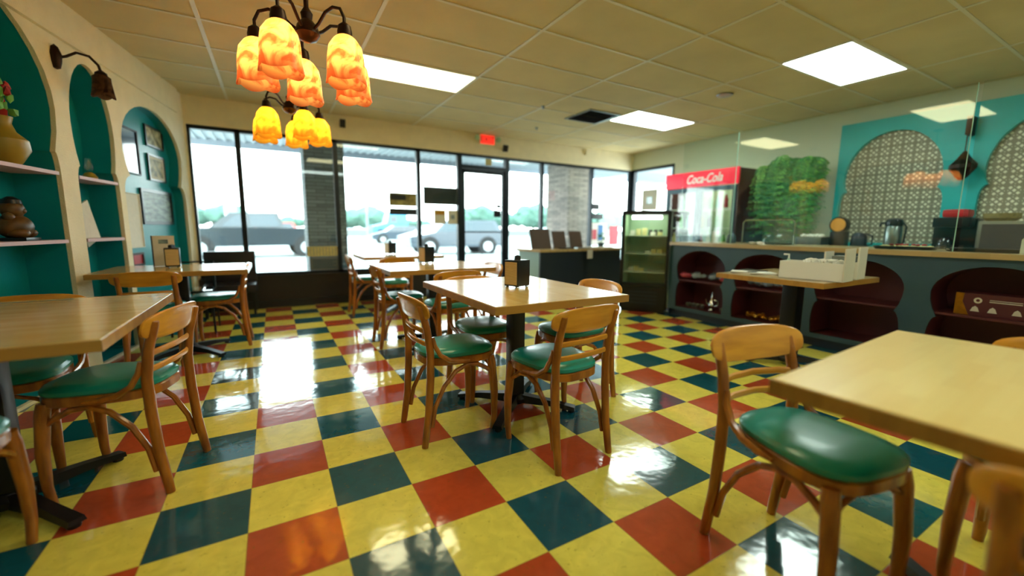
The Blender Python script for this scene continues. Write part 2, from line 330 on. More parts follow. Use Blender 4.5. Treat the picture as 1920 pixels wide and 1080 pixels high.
# far wall: header over the shop window and dark knee wall under it
b = MB(); b.box((-1.2, YF, 2.36), (XR+.1, YF+.16, ZC)); b.box((-1.2, YF, .44), (-.70, YF+.16, 2.36)); b.build('wall_far', M['cream'], None, False, **ST)
b = MB(); b.box((-1.2, YF, 0), (2.9, YF+.16, .43)); b.box((3.82, YF, 0), (XR+.1, YF+.16, .43)); b.box((-.7, YF-.03, .43), (2.9, YF+.16, .455), .004); b.box((3.82, YF-.03, .43), (XR, YF+.16, .455), .004)
b.build('trim_1', M['brown'], None, False, **ST)
MB().box((-.7, YF-.012, 0), (2.9, YF, .1)).build('baseboard_far', M['blackp'], None, False, **ST)
# right wall with a window next to the corner
b = MB(); b.box((XR, YB, 0), (XR+.16, 3.84, ZC)); b.box((XR, 3.84, 2.37), (XR+.16, YF+.16, ZC)); b.box((XR, 3.84, 0), (XR+.16, YF+.16, .55)); b.build('wall_right', M['wallr'], None, False, **ST)
# left arcade wall
arch = [keyhole(1.6, .96, 1.92, .68, 1.62, .9, .93, .02), keyhole(3.0, .285, 1.86, .5, 1.56, .24, .285, .02), keyhole(4.07, .66, 1.86, .44, 1.57, .58, .70, .02), keyhole(-.9, .8, 1.92, .68, 1.62, .72, .78, .1)]
wl = MB().plate(rect(YB, 0, 4.97, ZC), arch, lw, 0, .03).build('wall_left', M['cream'], None, False, **ST)
for k, a in enumerate(arch):
    d = (.26, .22, .12, .26)[k]; b = MB()
    b.plate(a, [], lw, .028, d, faces=(False, True)); b.build('alcove', M['teal'], wl)
b = MB(); b.plate(rect(YB, 2.43, 4.72, ZC), [], lw, -.03, -.001); b.build('soffit', M['cream'], wl, False)
for k, (u0, u1, d) in enumerate(((.70, 2.51, .25), (2.735, 3.265, .21))):
    for z in (1.475, 1.0):
        o = MB().plate(rect(u0, z-.012, u1, z+.012), [], lw, .0, d).build('shelf', M['pink'], wl, False)
# ------------------------------------------------------------------ shop windows
def bay(n, x0, x1, z0=.455, z1=2.36):
    f = MB(); y0, y1 = YF+.01, YF+.09
    f.box((x0, y0, z0), (x0+.03, y1, z1)); f.box((x1-.03, y0, z0), (x1, y1, z1)); f.box((x0, y0, z1-.045), (x1, y1, z1)); f.box((x0, y0, z0), (x1, y1, z0+.04))
    o = f.build('window_%d' % n, M['mull'], None, False, **ST)
    MB().box((x0+.03, YF+.045, z0+.04), (x1-.03, YF+.051, z1-.045)).build('pane', M['glass'], o, False)
    return o
for n, (a, c) in enumerate(((-.70, -.18), (-.18, .99), (.99, 2.21), (2.21, 2.90), (3.83, 4.57), (4.57, 5.77), (5.77, 6.84))): bay(n+1, a, c)
f = MB(); x0, x1 = 2.90, 3.83
f.box((x0, YF+.005, 0), (x0+.05, YF+.1, 2.36)); f.box((x1-.05, YF+.005, 0), (x1, YF+.1, 2.36)); f.box((x0, YF+.01, 2.315), (x1, YF+.1, 2.36)); f.box((x0, YF+.01, 2.12), (x1, YF+.1, 2.18))
d = f.build('window_8', M['mull'], None, False, **ST); MB().box((x0+.05, YF+.045, 2.18), (x1-.05, YF+.051, 2.315)).build('pane', M['glass'], d, False)
f = MB(); a0, a1 = x0+.055, x1-.055
f.box((a0, YF+.02, .005), (a0+.05, YF+.07, 2.115)); f.box((a1-.05, YF+.02, .005), (a1, YF+.07, 2.115)); f.box((a0, YF+.02, 2.05), (a1, YF+.07, 2.115)); f.box((a0, YF+.02, .005), (a1, YF+.07, .24))
d = f.build('door_1', M['mull'], None, False, **ST)
MB().box((a0+.05, YF+.042, .24), (a1-.05, YF+.048, 2.05)).build('pane', M['glass'], d, False)
MB().tube([(a0+.03, YF+.015, 1.06), (a0+.03, YF-.04, 1.06), (a1-.03, YF-.04, 1.06), (a1-.03, YF+.015, 1.06)], .012).build('push_bar', M['mull'], d)
MB().box((a0+.45, YF-.02, 2.04), (a1-.04, YF+.02, 2.09), .005).build('door_closer', M['mull'], d)
f = MB(); y0, y1 = 3.86, YF
f.box((XR+.01, y0, .55), (XR+.09, y0+.04, 2.37)); f.box((XR-.0, y1-.06, .455), (XR+.09, y1+.1, 2.37)); f.box((XR-.01, y0-.02, 2.32), (XR+.09, y1, 2.372)); f.box((XR+.01, y0, .55), (XR+.09, y1, .6))
d = f.build('window_9', M['mull'], None, False, **ST); MB().box((XR+.045, y0+.04, .6), (XR+.051, y1-.06, 2.32)).build('pane', M['glass'], d, False)

# ------------------------------------------------------------------ chairs
def superell(hx0, hx1, y0, y1, n=32, p=3.2):
    pts = []
    for k in range(n):
        t = 2*PI*k/n; cx, sy = math.cos(t), math.sin(t)
        X = abs(cx)**(2/p)*(1 if cx > 0 else -1); Y = abs(sy)**(2/p)*(1 if sy > 0 else -1)
        y = (y0+y1)/2+Y*(y1-y0)/2; q = (Y+1)/2; pts.append((X*(hx0+(hx1-hx0)*q), y))
    return pts
def make_chair():
    t = empty('cafe_chair', 'x', 'chair')
    def ring(hx0, hx1, y0, y1, z): return [(x, y, z) for x, y in superell(hx0, hx1, y0, y1)]
    MB().loft([ring(.150, .185, -.185, .205, .448), ring(.158, .193, -.193, .213, .456), ring(.158, .193, -.193, .213, .470), ring(.148, .182, -.182, .202, .483), ring(.115, .145, -.15, .165, .491), ring(.05, .07, -.07, .08, .494)]).build('seat_cushion', M['vinyl'], t)
    MB().loft([ring(.150, .186, -.188, .206, .408), ring(.156, .192, -.194, .212, .412), ring(.156, .192, -.194, .212, .444), ring(.150, .186, -.188, .206, .449)]).build('seat_frame', M['wood'], t)
    for s in (-1, 1):
        MB().tube([(s*.170, -.228, 0), (s*.168, -.222, .04), (s*.166, -.202, .18), (s*.166, -.19, .36), (s*.166, -.188, .5), (s*.166, -.204, .62), (s*.166, -.232, .72), (s*.166, -.238, .738)],
                  [.016, .018, .0195, .020, .0195, .0185, .0175, .0145], 12).build('rear_leg', M['wood'], t)
        MB().tube([(s*.152, .165, .425), (s*.156, .172, .38), (s*.162, .186, .22), (s*.163, .186, .08), (s*.160, .176, 0)], [.022, .024, .0215, .017, .0145], 12).build('front_leg', M['wood'], t)
        P = [(s*.165, -.185, .10), (s*.163, -.165, .2), (s*.160, -.115, .30), (s*.158, -.045, .372), (s*.158, .02, .398), (s*.158, .08, .392), (s*.156, .135, .36), (s*.158, .168, .335)]
        MB().tube(P, .012, 8).build('side_brace', M['wood'], t)
        P = [(s*.172, -.176, .575), (s*.178, -.168, .53), (s*.182, -.14, .478), (s*.186, -.09, .444), (s*.188, -.03, .432), (s*.190, .02, .43)]
        MB().tube(P, [.009, .012, .012, .012, .0115, .006], 8).build('bent_arm', M['wood'], t)
    MB().tube([(-.158, .178, .345), (-.11, .172, .372), (-.05, .168, .39), (.05, .168, .39), (.11, .172, .372), (.158, .178, .345)], .009, 8).build('front_brace', M['wood'], t)
    # curved top rail
    n = 36; lo = []
    for k in range(n):
        a = 2*PI*k/n; ca, sa = math.cos(a), math.sin(a)
        lo.append((abs(ca)**(2/2.9)*(1 if ca > 0 else -1)*.216, abs(sa)**(2/2.9)*(1 if sa > 0 else -1)*.060))
    def rl(off, k):
        R = []
        for x, z in lo:
            x *= k; z *= k if k > .9 else k; y = -.212 - .030*(1-(x/.216)**2) + off - (z*.24); R.append((x, y, .714+z))
        return R
    m = MB(); m.loft([rl(.009, .5), rl(.010, .8), rl(.008, .96), rl(.004, 1), rl(-.004, 1), rl(-.008, .96), rl(-.010, .8), rl(-.009, .5)]); m.build('top_rail', M['woodrail'], t)
    for z, y in ((.600, -.196), (.532, -.188)):
        MB().tube([(-.166, y, z), (-.11, y-.018, z+.004), (0, y-.03, z+.006), (.11, y-.018, z+.004), (.166, y, z)], .0115, 8, flat=(.65, 1.15)).build('back_slat', M['woodrail'], t)
    return t
chairs = [
 ('bentwood chair at near left side of centre table, back towards window aisle, green seat', .975, .45, -87),
 ('bentwood chair at near end of centre table, seen from behind, bright green seat', 1.36, -.01, 6),
 ('bentwood chair on right side of the near left table, angled out into aisle', -.47, .665, 74.8),
 ('bentwood chair on right side of centre table, partly behind another chair', 1.85, .47, 90),
 ('bentwood chair tucked under far end of centre table, pale glare on seat', 1.36, .84, 180),
 ('large near bentwood chair with bright green seat at right foreground table', 1.60, -1.07, 169.5),
 ('chair cut by right frame edge in the bottom right corner, orange rail close up', 1.32, -1.725, -93),
 ('chair at right side of the foreground table, only rail top and seat edge showing', 2.10, -1.5, 90),
 ('chair tucked under the far side of near left table, its back hidden behind tabletop', -.90, 1.0, 180),
 ('chair at bottom left corner, only seat edge and one leg showing', -.82, .14, 0),
 ('chair with its back against the near edge of corner table by the arches', -.71, 2.64, 0),
 ('chair seen side-on at right side of corner table, glare on blue-green seat', -.33, 3.05, 90),
 ('chair seen side-on at left side of second table, behind centre table', 1.18, 2.33, -90),
 ('chair with its back to camera at near edge of second table', 1.45, 1.72, 2),
 ('chair at right side of second table, thin rail beside counter', 1.87, 2.12, 90),
 ('chair at left end of window table, beside stone column', 1.19, 3.95, -90),
 ('chair with its back to camera at near edge of window table', 1.40, 3.45, 0)]
ch0 = make_chair()
for k, (lab, x, y, a) in enumerate(chairs):
    g = 'green-seated bentwood cafe chairs'
    if k == 0: ch0['label'] = lab; ch0['group'] = g; ch0.location = (x, y, 0); ch0.rotation_euler.z = math.radians(a)
    else: dup(ch0, lab, (x, y, 0), math.radians(a), g)

# ------------------------------------------------------------------ tables
def table(lab, cx, cy, sx, sy, tm, axis, slant=.27, col=.045):
    t = empty('cafe_table', lab, 'table', (cx, cy, 0), 0, 'square-edged wood-topped cafe tables')
    b = MB().box((-sx/2, -sy/2, .722), (sx/2, sy/2, .76), .003); b.build('tabletop', M[tm], t, False)
    e = MB()
    for s in (-1, 1):
        e.box((s*sx/2-(0 if s > 0 else .004), -sy/2-.004, .72), (s*sx/2+(.004 if s > 0 else 0), sy/2+.004, .757)); e.box((-sx/2, s*sy/2-(0 if s > 0 else .004), .72), (sx/2, s*sy/2+(.004 if s > 0 else 0), .757))
    e.build('edge_band', M['edgew'], t, False)
    MB().box((-.2, -.2, .708), (.2, .2, .721), .004).build('mounting_plate', M['black'], t)
    MB().box((-col, -col, .045), (col, col, .709), .018).build('column', M['black'], t)
    b = MB().lathe([(.07, .03), (.075, .06), (.055, .085), (.03, .09)], 20); 
    for k in range(4):
        a = PI/4+k*PI/2; c, s = math.cos(a), math.sin(a); L = slant*1.414
        def q(r, w, z): return (c*r-s*w, s*r+c*w, z)
        b.loft([[q(.02, -.035, .03), q(.02, .035, .03), q(.02, .028, .085), q(.02, -.028, .085)], [q(L*.6, -.026, .028), q(L*.6, .026, .028), q(L*.6, .02, .062), q(L*.6, -.02, .062)], [q(L, -.03, .016), q(L, .03, .016), q(L, .024, .036), q(L, -.024, .036)]])
        b.lathe([(.02, 0), (.022, .006), (.018, .018)], 12, c=(c*(L-.02), s*(L-.02), 0))
    b.build('cross_base', M['black'], t)
    return t
table('wood-topped centre table with black column, four chairs pulled up round it', 1.425, .505, .83, 1.05, 'top1', 1)
tR = table('pale wood-topped table filling the right foreground', 1.672, -1.519, .935, .80, 'top2', 0); tR.rotation_euler.z = math.radians(3.7)
table('shiny wood-topped table at left edge in front of the arches', -.82, .61, .95, 1.08, 'top0', 0)
table('second wood-topped table, bright with window glare, behind centre table', 1.46, 2.19, .98, .82, 'top0', 0)
table('far corner table by the arches and picture frames, glare across its top', -.56, 2.83, 1.0, .76, 'top0', 0)
table('thin-looking table right under the shop window, beside stone column', 1.60, 3.98, 1.02, .78, 'top0', 0)
table('wood-topped side table holding papers and white boxes in front of the counter', 3.87, .12, .88, .80, 'ctop', 0, .22, .06)

# napkin holders
def napkin(lab, x, y, rz=0, h=.17):
    t = empty('napkin_dispenser', lab, 'napkin holder', (x, y, .76), rz, 'black napkin dispensers on the tables')
    MB().box((-.052, -.06, .012), (.052, .06, h), .006).build('case', M['blackp'], t)
    MB().box((-.045, -.064, .022), (.045, -.058, h-.012), .002).build('face_plate', M['woodp'], t, False)
    b = MB()
    for sx in (-1, 1):
        for sy in (-1, 1): b.lathe([(.009, 0), (.011, .006), (.008, .013)], 10, c=(sx*.04, sy*.046, 0))
    b.build('feet', M['silver'], t)
    MB().lathe([(.026, 0), (.024, .022), (.006, .028)], 4, c=(0, 0, h)).build('top_knob', M['blackp'], t, False)
    return t
napkin('black napkin dispenser with pale front standing on the centre table', 1.43, .50, -1.2)
napkin('black napkin dispenser with pale front standing on the second table', 1.50, 2.45, -1.2)
napkin('black napkin dispenser on the table under the shop window', 1.53, 4.1, -1.2, .16)
napkin('dark napkin dispenser with tan front on the far corner table', -.62, 2.90, .1)
t = empty('menu_holder', 'upright white menu card leaning behind tan napkin holder on corner table', 'menu', (-.70, 3.06, .76), .15)
MB().box((-.075, -.006, .002), (.075, .006, .27), rot=Matrix.Rotation(-.1, 3, 'X'), piv=(0, 0, 0)).build('card', M['paper'], t, False)
MB().box((-.085, -.012, 0), (-.075, .012, .27), rot=Matrix.Rotation(-.1, 3, 'X'), piv=(0, 0, 0)).build('spine', M['blackp'], t, False)
MB().box((-.035, -.010, .2), (.03, -.0065, .235), rot=Matrix.Rotation(-.1, 3, 'X'), piv=(0, 0, 0)).build('print', M['picture2'], t, False)

# ------------------------------------------------------------------ service counter
def cf(u, v, w): return (4.67+w, u, v)
ct = empty('service_counter', 'long dark counter with keyhole arch niches and a pale wooden top', 'counter', (4.67, 0, 0))
def crel(u, v, w): return (w, u, v)
nic = [keyhole(c, .335, .645, .225, .455, .285, .335, .135, True) for c in (1.585, .815, .0, -.83)]
MB().plate(rect(-2.2, .09, 2.03, .925), nic, crel, 0, .02).build('front_panel', M['slate'], ct, False)
for k, a in enumerate(nic):
    n_ = MB().plate(a, [], crel, .019, .38, faces=(False, True)).build('niche', M['maroon'], ct)
    c = (1.585, .815, .0, -.83)[k]; MB().plate(rect(c-.31, .475, c+.31, .492), [], crel, .015, .37).build('niche_shelf', M['maroon'], n_, False)
b = MB(); b.box((.02, 2.01, .0), (.72, 2.03, .925)); b.box((.40, -2.2, .0), (.72, 2.01, .925)); b.box((.02, -2.2, .9), (.4, 2.01, .925)); b.build('carcass', M['navy'], ct, False)
MB().box((.05, -2.2, 0), (.4, 2.01, .088)).build('toe_kick', M['navy'], ct, False)
MB().box((-.045, -2.2, .926), (.76, 2.025, .968), .004).build('countertop', M['ctop'], ct, False)
# sneeze guard panes
for k, (a, c, lab) in enumerate(((1.30, 2.02, 'left clear glass guard pane standing on the counter in front of red-topped cooler'), (-.55, 1.27, 'wide middle clear glass guard pane standing on the counter before the fern'), (-2.0, -.58, 'right clear glass guard pane standing on the counter before the arched wall'))):
    g = empty('glass_guard', lab, 'glass screen', (4.80, 0, .969), 0, 'glass guard panes on the counter')
    MB().box((-.004, a, 0), (.004, c, 1.26)).build('pane', M['guard'], g, False)
    MB().box((-.0045, a-.004, 0), (.0045, a, 1.26)).build('polished_edge', M['edge'], g, False)
# contents of niches
def blob(n, pts, r, m, name, lab, cat, **k):
    b = MB()
    for p in pts: b.ball(p, r*(.7+random.random()*.6), 2, (1, 1.1, .7), .35)
    o = b.build(name, m); o['label'] = lab; o['category'] = cat
    return o
blob(0, [(4.78+random.random()*.1, 1.3+.1*i, .55+random.random()*.01) for i in range(6)], .05, M['foil'], 'wrapped_parcel', 'clear plastic wrapped bundle on shelf of leftmost counter niche', 'parcel')
blob(0, [(4.735, 1.84, .548), (4.735, 1.78, .545)], .045, M['pinkbag'], 'pink_bag', 'pink bag at left on shelf of leftmost counter niche', 'bag')
blob(0, [(4.72, 1.30, .545)], .04, M['pinkbag'], 'pink_bag', 'small pink bag at right on shelf of leftmost counter niche', 'bag')
blob(0, [(4.8+random.random()*.06, .58+.085*i, .55) for i in range(6)], .045, M['foil'], 'wrapped_parcel', 'clear plastic wrapped bundle on shelf of second counter niche', 'parcel')
t = empty('coffee_pot', 'tall slender silver coffee pot in bottom of leftmost counter niche', 'pot', (4.78, 1.46, .136))
MB().lathe([(.035, 0), (.038, .01), (.02, .03), (.045, .07), (.04, .1), (.018, .14), (.022, .16), (.006, .2), (.004, .235)], 20).build('body', M['silver'], t)
MB().tube([(0, .03, .06), (0, .07, .09), (0, .08, .14)], [.01, .007, .005], 8).build('spout', M['silver'], t)
MB().tube([(0, -.03, .14), (0, -.075, .13), (0, -.08, .09), (0, -.04, .06)], .005, 8).build('handle', M['silver'], t)
for k, (y, r) in enumerate(((1.80, .03), (1.73, .024), (1.67, .03), (1.60, .026), (1.33, .025))):
    o = MB().lathe([(r*.6, 0), (r, .02), (r*1.1, .05), (r*.9, .052), (r*.3, .02)], 16, c=(4.79, y, .136)).build('tea_cup', M['steel']); o['label'] = 'small metal cup in bottom of leftmost counter niche, ' + ('leftmost of five', 'second from left', 'third from left', 'just left of the silver pot', 'right of the silver pot')[k]; o['category'] = 'cup'; o['group'] = 'metal cups in the leftmost niche'
b = MB()
for i in range(34): b.ball((4.75+random.random()*.12, .60+random.random()*.42, .168+random.random()*.03), .016+random.random()*.018, 1, (1, 1.2, .8), .3)
o = b.build('golden_beads', M['gold']); o['label'] = 'heap of golden ornaments in bottom of second counter niche'; o['category'] = 'ornaments'; o['kind'] = 'stuff'
t = empty('game_box', 'dark box with gold corner and white round symbols in rightmost counter niche', 'box', (4.76, -.86, .4925))
MB().box((0, -.24, 0), (.2, .24, .165), .003).build('carton', M['maroon'], t, False)
MB().plate([(.24, 0), (.24, .165), (.195, .165), (.20, .1), (.16, .0)], [], lambda u, v, w: (w, u, v), -.004, .001).build('gold_corner', M['gold'], t, False)
b = MB()
for y, z, r in ((.12, .115, .022), (-.18, .115, .02)): b.plate([(y+r*math.cos(q*PI/8), z+r*math.sin(q*PI/8)) for q in range(16)], [[(y+r*.5*math.cos(q*PI/8), z+r*.5*math.sin(q*PI/8)) for q in range(16)]], lambda u, v, w: (w, u, v), -.003, 0)
for y in (.13, .04, -.08): b.plate([(y-.024, .03), (y+.024, .03), (y+.014, .06), (y, .072), (y-.014, .06)], [], lambda u, v, w: (w, u, v), -.003, 0)
b.box((-.003, -.10, .108), (0, .06, .114)); b.box((-.003, -.10, .122), (0, .06, .126)); b.build('symbols', M['cardb'], t, False)
for y, lab in ((-.62, 'small green glass cup in bottom of rightmost counter niche, left of two'), (-.93, 'small green glass cup in bottom of rightmost counter niche, right of two')):
    o = MB().lathe([(.02, 0), (.03, .03), (.034, .08), (.03, .08), (.02, .02)], 16, c=(4.79, y, .136)).build('glass_cup', M['mint']); o['label'] = lab; o['category'] = 'cup'

# ------------------------------------------------------------------ things on the side table
t = empty('white_caddy', 'long low white box with crumpled napkins in it on the side table', 'box', (3.66, -.11, .761), .12)
b = MB(); 
for a_, c_ in (((-.1, -.2, 0), (-.095, .2, .13)), ((.095, -.2, 0), (.1, .2, .13)), ((-.1, .195, 0), (.1, .2, .13)), ((-.1, -.2, 0), (.1, -.195, .13)), ((-.1, -.2, 0), (.1, .2, .006))): b.box(a_, c_)
b.build('tray', M['white'], t, False)
MB().box((-.1, -.208, 0), (.12, -.2, .235)).build('end_board', M['cardb'], t, False)
b = MB()
for i in range(9): b.ball((-.03+random.random()*.06, -.15+i*.025, .125+random.random()*.02), .035, 1, (1, 1, .6), .8)
b.build('napkins', M['paper'], t, False)
t = empty('divider_box', 'upright white card divider box at right end of the side table', 'box', (3.98, -.17, .761), .1)
b = MB(); b.box((-.09, -.11, 0), (.09, -.1, .24)); b.box((-.09, .1, 0), (.09, .11, .2)); b.box((-.09, -.1, 0), (-.082, .1, .13)); b.box((-.09, -.1, 0), (.09, .1, .006)); b.build('card_walls', M['cardb'], t, False)
MB().box((-.06, -.07, .006), (.06, .07, .17), .01).build('packets', M['steel'], t)
t = empty('sanitizer_bottle', 'small clear pump bottle left of white box on the side table', 'bottle', (3.85, .17, .761))
MB().lathe([(.026, 0), (.028, .01), (.028, .09), (.012, .115), (.012, .13)], 18).build('body', M['edge'], t)
MB().tube([(0, 0, .13), (0, 0, .165), (0, .04, .165)], .007, 8).build('pump', M['white'], t)
for k, (x, y, r, lab) in enumerate(((3.62, .41, .2, 'leftmost loose paper stack lying on side table'), (3.80, .45, -.3, 'middle menu booklet lying on side table by the bottle'), (3.66, .28, .5, 'folded paper lying on side table against the white box'))):
    b = MB(); Rm = Matrix.Rotation(r, 3, 'Z')
    for i in range(3): b.box((x-.09+random.random()*.02, y-.1, .7605+i*.005), (x+.09, y+.1-random.random()*.02, .7645+i*.005), rot=Matrix.Rotation(r+i*.15, 3, 'Z'), piv=(x, y, .76))
    o = b.build('paper_stack', M['paper'] if k != 1 else M['blackp'], None, False); o['label'] = lab; o['category'] = 'papers'

# ------------------------------------------------------------------ things on the counter
def tray(lab, x, y, sx, sy, z=.9685):
    t = empty('serving_tray', lab, 'tray', (x, y, z))
    MB().loft([superp(sx*.8, sy*.9, 0), superp(sx*.86, sy*.93, .0), superp(sx, sy, .026), superp(sx*1.02, sy*1.01, .026), superp(sx*.9, sy*.95, .004), superp(sx*.5, sy*.5, .004)]).build('tray', M['blackp'], t)
    return t
def superp(hx, hy, z, n=28):
    return [(abs(math.cos(2*PI*k/n))**.6*(1 if math.cos(2*PI*k/n) > 0 else -1)*hx, abs(math.sin(2*PI*k/n))**.6*(1 if math.sin(2*PI*k/n) > 0 else -1)*hy, z) for k in range(n)]
t = tray('black serving tray with red and pale baked food on the counter', 5.0, -.20, .14, .21)
b = MB()
for i in range(12): b.ball((-.06+random.random()*.12, -.16+i*.028, .022), .03, 1, (1, 1, .4), .5)
b.build('pastries', M['food'], t)
b = MB()
for i in range(7): b.ball((-.02+random.random()*.05, -.12+i*.035, .038), .02, 1, (1, 1, .5), .6)
b.build('red_topping', M['redp'], t)
t = tray('black serving tray lined with pale paper on the counter, right of the food tray', 5.0, -.70, .14, .24)
MB().box((-.11, -.21, .012), (.11, .21, .019), .003).build('paper_liner', M['cardb'], t)
o = MB().plate([(-.075, 0), (.075, 0), (.075, .1), (.05, .14), (-.05, .14), (-.075, .1)], [], lambda u, v, w: (4.9+w, -.96+u, .9685+v), -.05, .05).build('napkin_holder', M['white']); o['label'] = 'white rounded napkin holder on the counter at right frame edge'; o['category'] = 'napkin holder'
b = MB()
for p in ((4.72, 1.0), (4.73, .93)): b.ball((p[0]+.02, p[1], .987), .05, 1, (.7, 1, .3), .5)
b.box((4.70, .84, .969), (4.80, .95, .973), rot=Matrix.Rotation(.5, 3, 'X')); o = b.build('crumpled_napkins', M['paper'], None, False); o['label'] = 'crumpled pale napkins lying on left half of the counter'; o['category'] = 'napkins'
t = empty('cake_dome', 'clear domed cover with dark plate on counter in front of the fern', 'cake dome', (5.12, .95, .969))
MB().lathe([(.14, 0), (.15, .008), (.0, .01)], 28, cap=False).build('plate', M['blackp'], t)
MB().lathe([(.135, .012), (.132, .05), (.11, .1), (.06, .13), (.012, .138)], 28, cap=False).build('dome', M['guard'], t)
MB().ball((0, 0, .148), .012, 2).build('knob', M['steel'], t)
t = empty('register_shield', 'thin rounded metal frame with clear sheet standing on counter before the fern', 'screen', (4.91, .95, .969))
P = [(0, .28, 0), (0, .28, .24), (0, .25, .27), (0, -.25, .27), (0, -.28, .24), (0, -.28, 0)]
MB().tube(P, .006, 8).build('frame', M['silver'], t); MB().box((-.002, -.275, .005), (.002, .275, .262)).build('sheet', M['guard'], t, False)
# white mug + pitcher near cooler end
t = empty('paper_cup', 'stack of white cups on counter in front of the red-topped cooler', 'cups', (4.98, 1.62, .969))
MB().lathe([(.03, 0), (.04, .11), (.044, .112), (.04, .12), (.044, .14), (.02, .142)], 18).build('cups', M['white'], t)
o = MB().lathe([(.05, 0), (.055, .02), (.045, .09), (.02, .12), (.02, .14)], 18, c=(5.0, 1.42, .969)).build('dark_pitcher', M['slate']); o['label'] = 'dark squat pitcher on counter right of the white cups'; o['category'] = 'pitcher'

# ------------------------------------------------------------------ turquoise arched wall and back counter
wp = empty('arched_wall_panel', 'turquoise wall panel with keyhole arches over cream mosaic tile', 'wall panel', (XR, 0, 0))
kh = [keyhole(.57, .475, 1.78, .56, 1.63, .44, .50, .98), keyhole(-.70, .475, 1.78, .56, 1.63, .44, .50, .98)]
MB().plate(rect(-2.0, .93, 1.13, 2.50), kh, lambda u, v, w: (w, u, v), -.09, -.03).build('turquoise_front', M['turq'], wp, False)
MB().box((-.029, -2.0, .93), (-.001, 1.13, 2.5)).build('mosaic_back', M['mosaic'], wp, False)
bc = empty('back_counter', 'low work counter along the wall under the turquoise arches', 'counter', (6.3, -.4, 0))
MB().box((-.25, -1.7, .0), (.43, 1.6, .86)).build('cabinet', M['navy'], bc, False); MB().box((-.28, -1.7, .861), (.45, 1.62, .9), .003).build('worktop', M['ctop'], bc, False)
Zb = .901
t = empty('microwave_oven', 'grey microwave oven on back counter under right arch', 'microwave', (6.38, -.66, Zb))
MB().box((-.17, -.30, .01), (.2, .30, .33), .008).build('body', M['steel'], t); MB().box((-.176, -.16, .04), (-.17, .27, .30), .002).build('door_window', M['navy'], t, False); MB().box((-.178, -.29, .03), (-.17, -.19, .31), .002).build('control_panel', M['blackp'], t, False)
o = MB().lathe([(.09, 0), (.125, .03), (.13, .075), (.12, .075), (.1, .02)], 24, c=(6.36, -.48, Zb+.331)).build('wicker_basket', M['basket']); o['label'] = 'small wicker basket on top of the grey microwave'; o['category'] = 'basket'
t = empty('coffee_maker', 'black coffee maker with bright red top on back counter', 'coffee maker', (6.36, -.17, Zb))
MB().box((-.02, -.16, 0), (.16, .16, .36), .01).build('tower', M['blackp'], t); MB().box((-.16, -.15, 0), (.0, .15, .03), .006).build('base', M['blackp'], t)
MB().box((-.16, -.14, .27), (.1, .14, .37), .01).build('brew_head', M['blackp'], t); MB().box((-.12, -.11, .371), (.08, .09, .455), .035).build('red_hopper', M['redp'], t)
MB().lathe([(.05, 0), (.065, .03), (.06, .1), (.035, .13)], 20, c=(-.08, .04, .031)).build('carafe', M['dglass'], t)
t = empty('air_pot', 'tall steel and black pump thermos on back counter under left arch', 'thermos', (6.36, .33, Zb))
MB().lathe([(.075, 0), (.08, .01), (.078, .27), (.07, .285)], 24).build('body', M['steel'], t); MB().lathe([(.078, .286), (.085, .31), (.07, .36), (.03, .375)], 24).build('lid', M['blackp'], t)
MB().tube([(0, .06, .33), (0, .12, .32), (0, .13, .28)], .012, 8).build('spout', M['blackp'], t); MB().tube([(0, -.07, .33), (0, -.11, .28), (0, -.1, .1), (0, -.075, .07)], .01, 8).build('handle', M['blackp'], t)
t = empty('electric_kettle', 'squat black kettle on back counter, left of the thermos', 'kettle', (6.34, .64, Zb))
MB().lathe([(.08, 0), (.085, .02), (.075, .16), (.05, .2), (.01, .21)], 22).build('body', M['navy'], t); MB().tube([(0, -.06, .19), (0, -.13, .17), (0, -.13, .07), (0, -.08, .05)], .01, 8).build('handle', M['blackp'], t)
t = empty('waffle_maker', 'round black grinder with orange-yellow front disc on back counter', 'appliance', (6.34, .85, Zb))
MB().box((-.06, -.08, 0), (.08, .08, .22), .02).build('stand', M['blackp'], t); b = MB().tube([(.02, 0, .3), (-.05, 0, .3)], .1, 28); b.build('housing', M['blackp'], t); MB().tube([(-.051, 0, .3), (-.062, 0, .3)], .08, 28).build('disc_face', M['orange'], t)
t = empty('cutlery_bin', 'low grey-tan bin with white cloths heaped on top, on back counter', 'bin', (6.18, 1.08, Zb))
MB().box((-.1, -.15, 0), (.12, .15, .15), .008).build('bin', M['steel'], t); b = MB()
for i in range(6): b.ball((0, -.1+i*.04, .16), .04, 1, (1, 1, .6), .6)
b.build('cloths', M['paper'], t)
# lantern between the arches
t = empty('moroccan_lantern', 'dark pierced metal lantern hanging between the turquoise arches', 'lantern', (6.62, -.09, 0))
b = MB(); b.lathe([(.02, 1.68), (.05, 1.71), (.11, 1.80), (.11, 1.84), (.06, 1.90), (.03, 1.95), (.012, 1.98)], 8); b.build('body', M['bronze'], t, False)
MB().tube([(0, 0, 1.97), (0, 0, 2.15)], .006, 6).build('chain', M['bronze'], t); MB().box((-.012, -.022, 2.15), (.14, .022, 2.34), .006).build('bracket', M['bronze'], t)
MB().lathe([(.055, 1.79), (.06, 1.80), (.06, 1.835), (.055, 1.84)], 8, c=(0, 0, 0)).build('amber_band', M['amber2'], t)

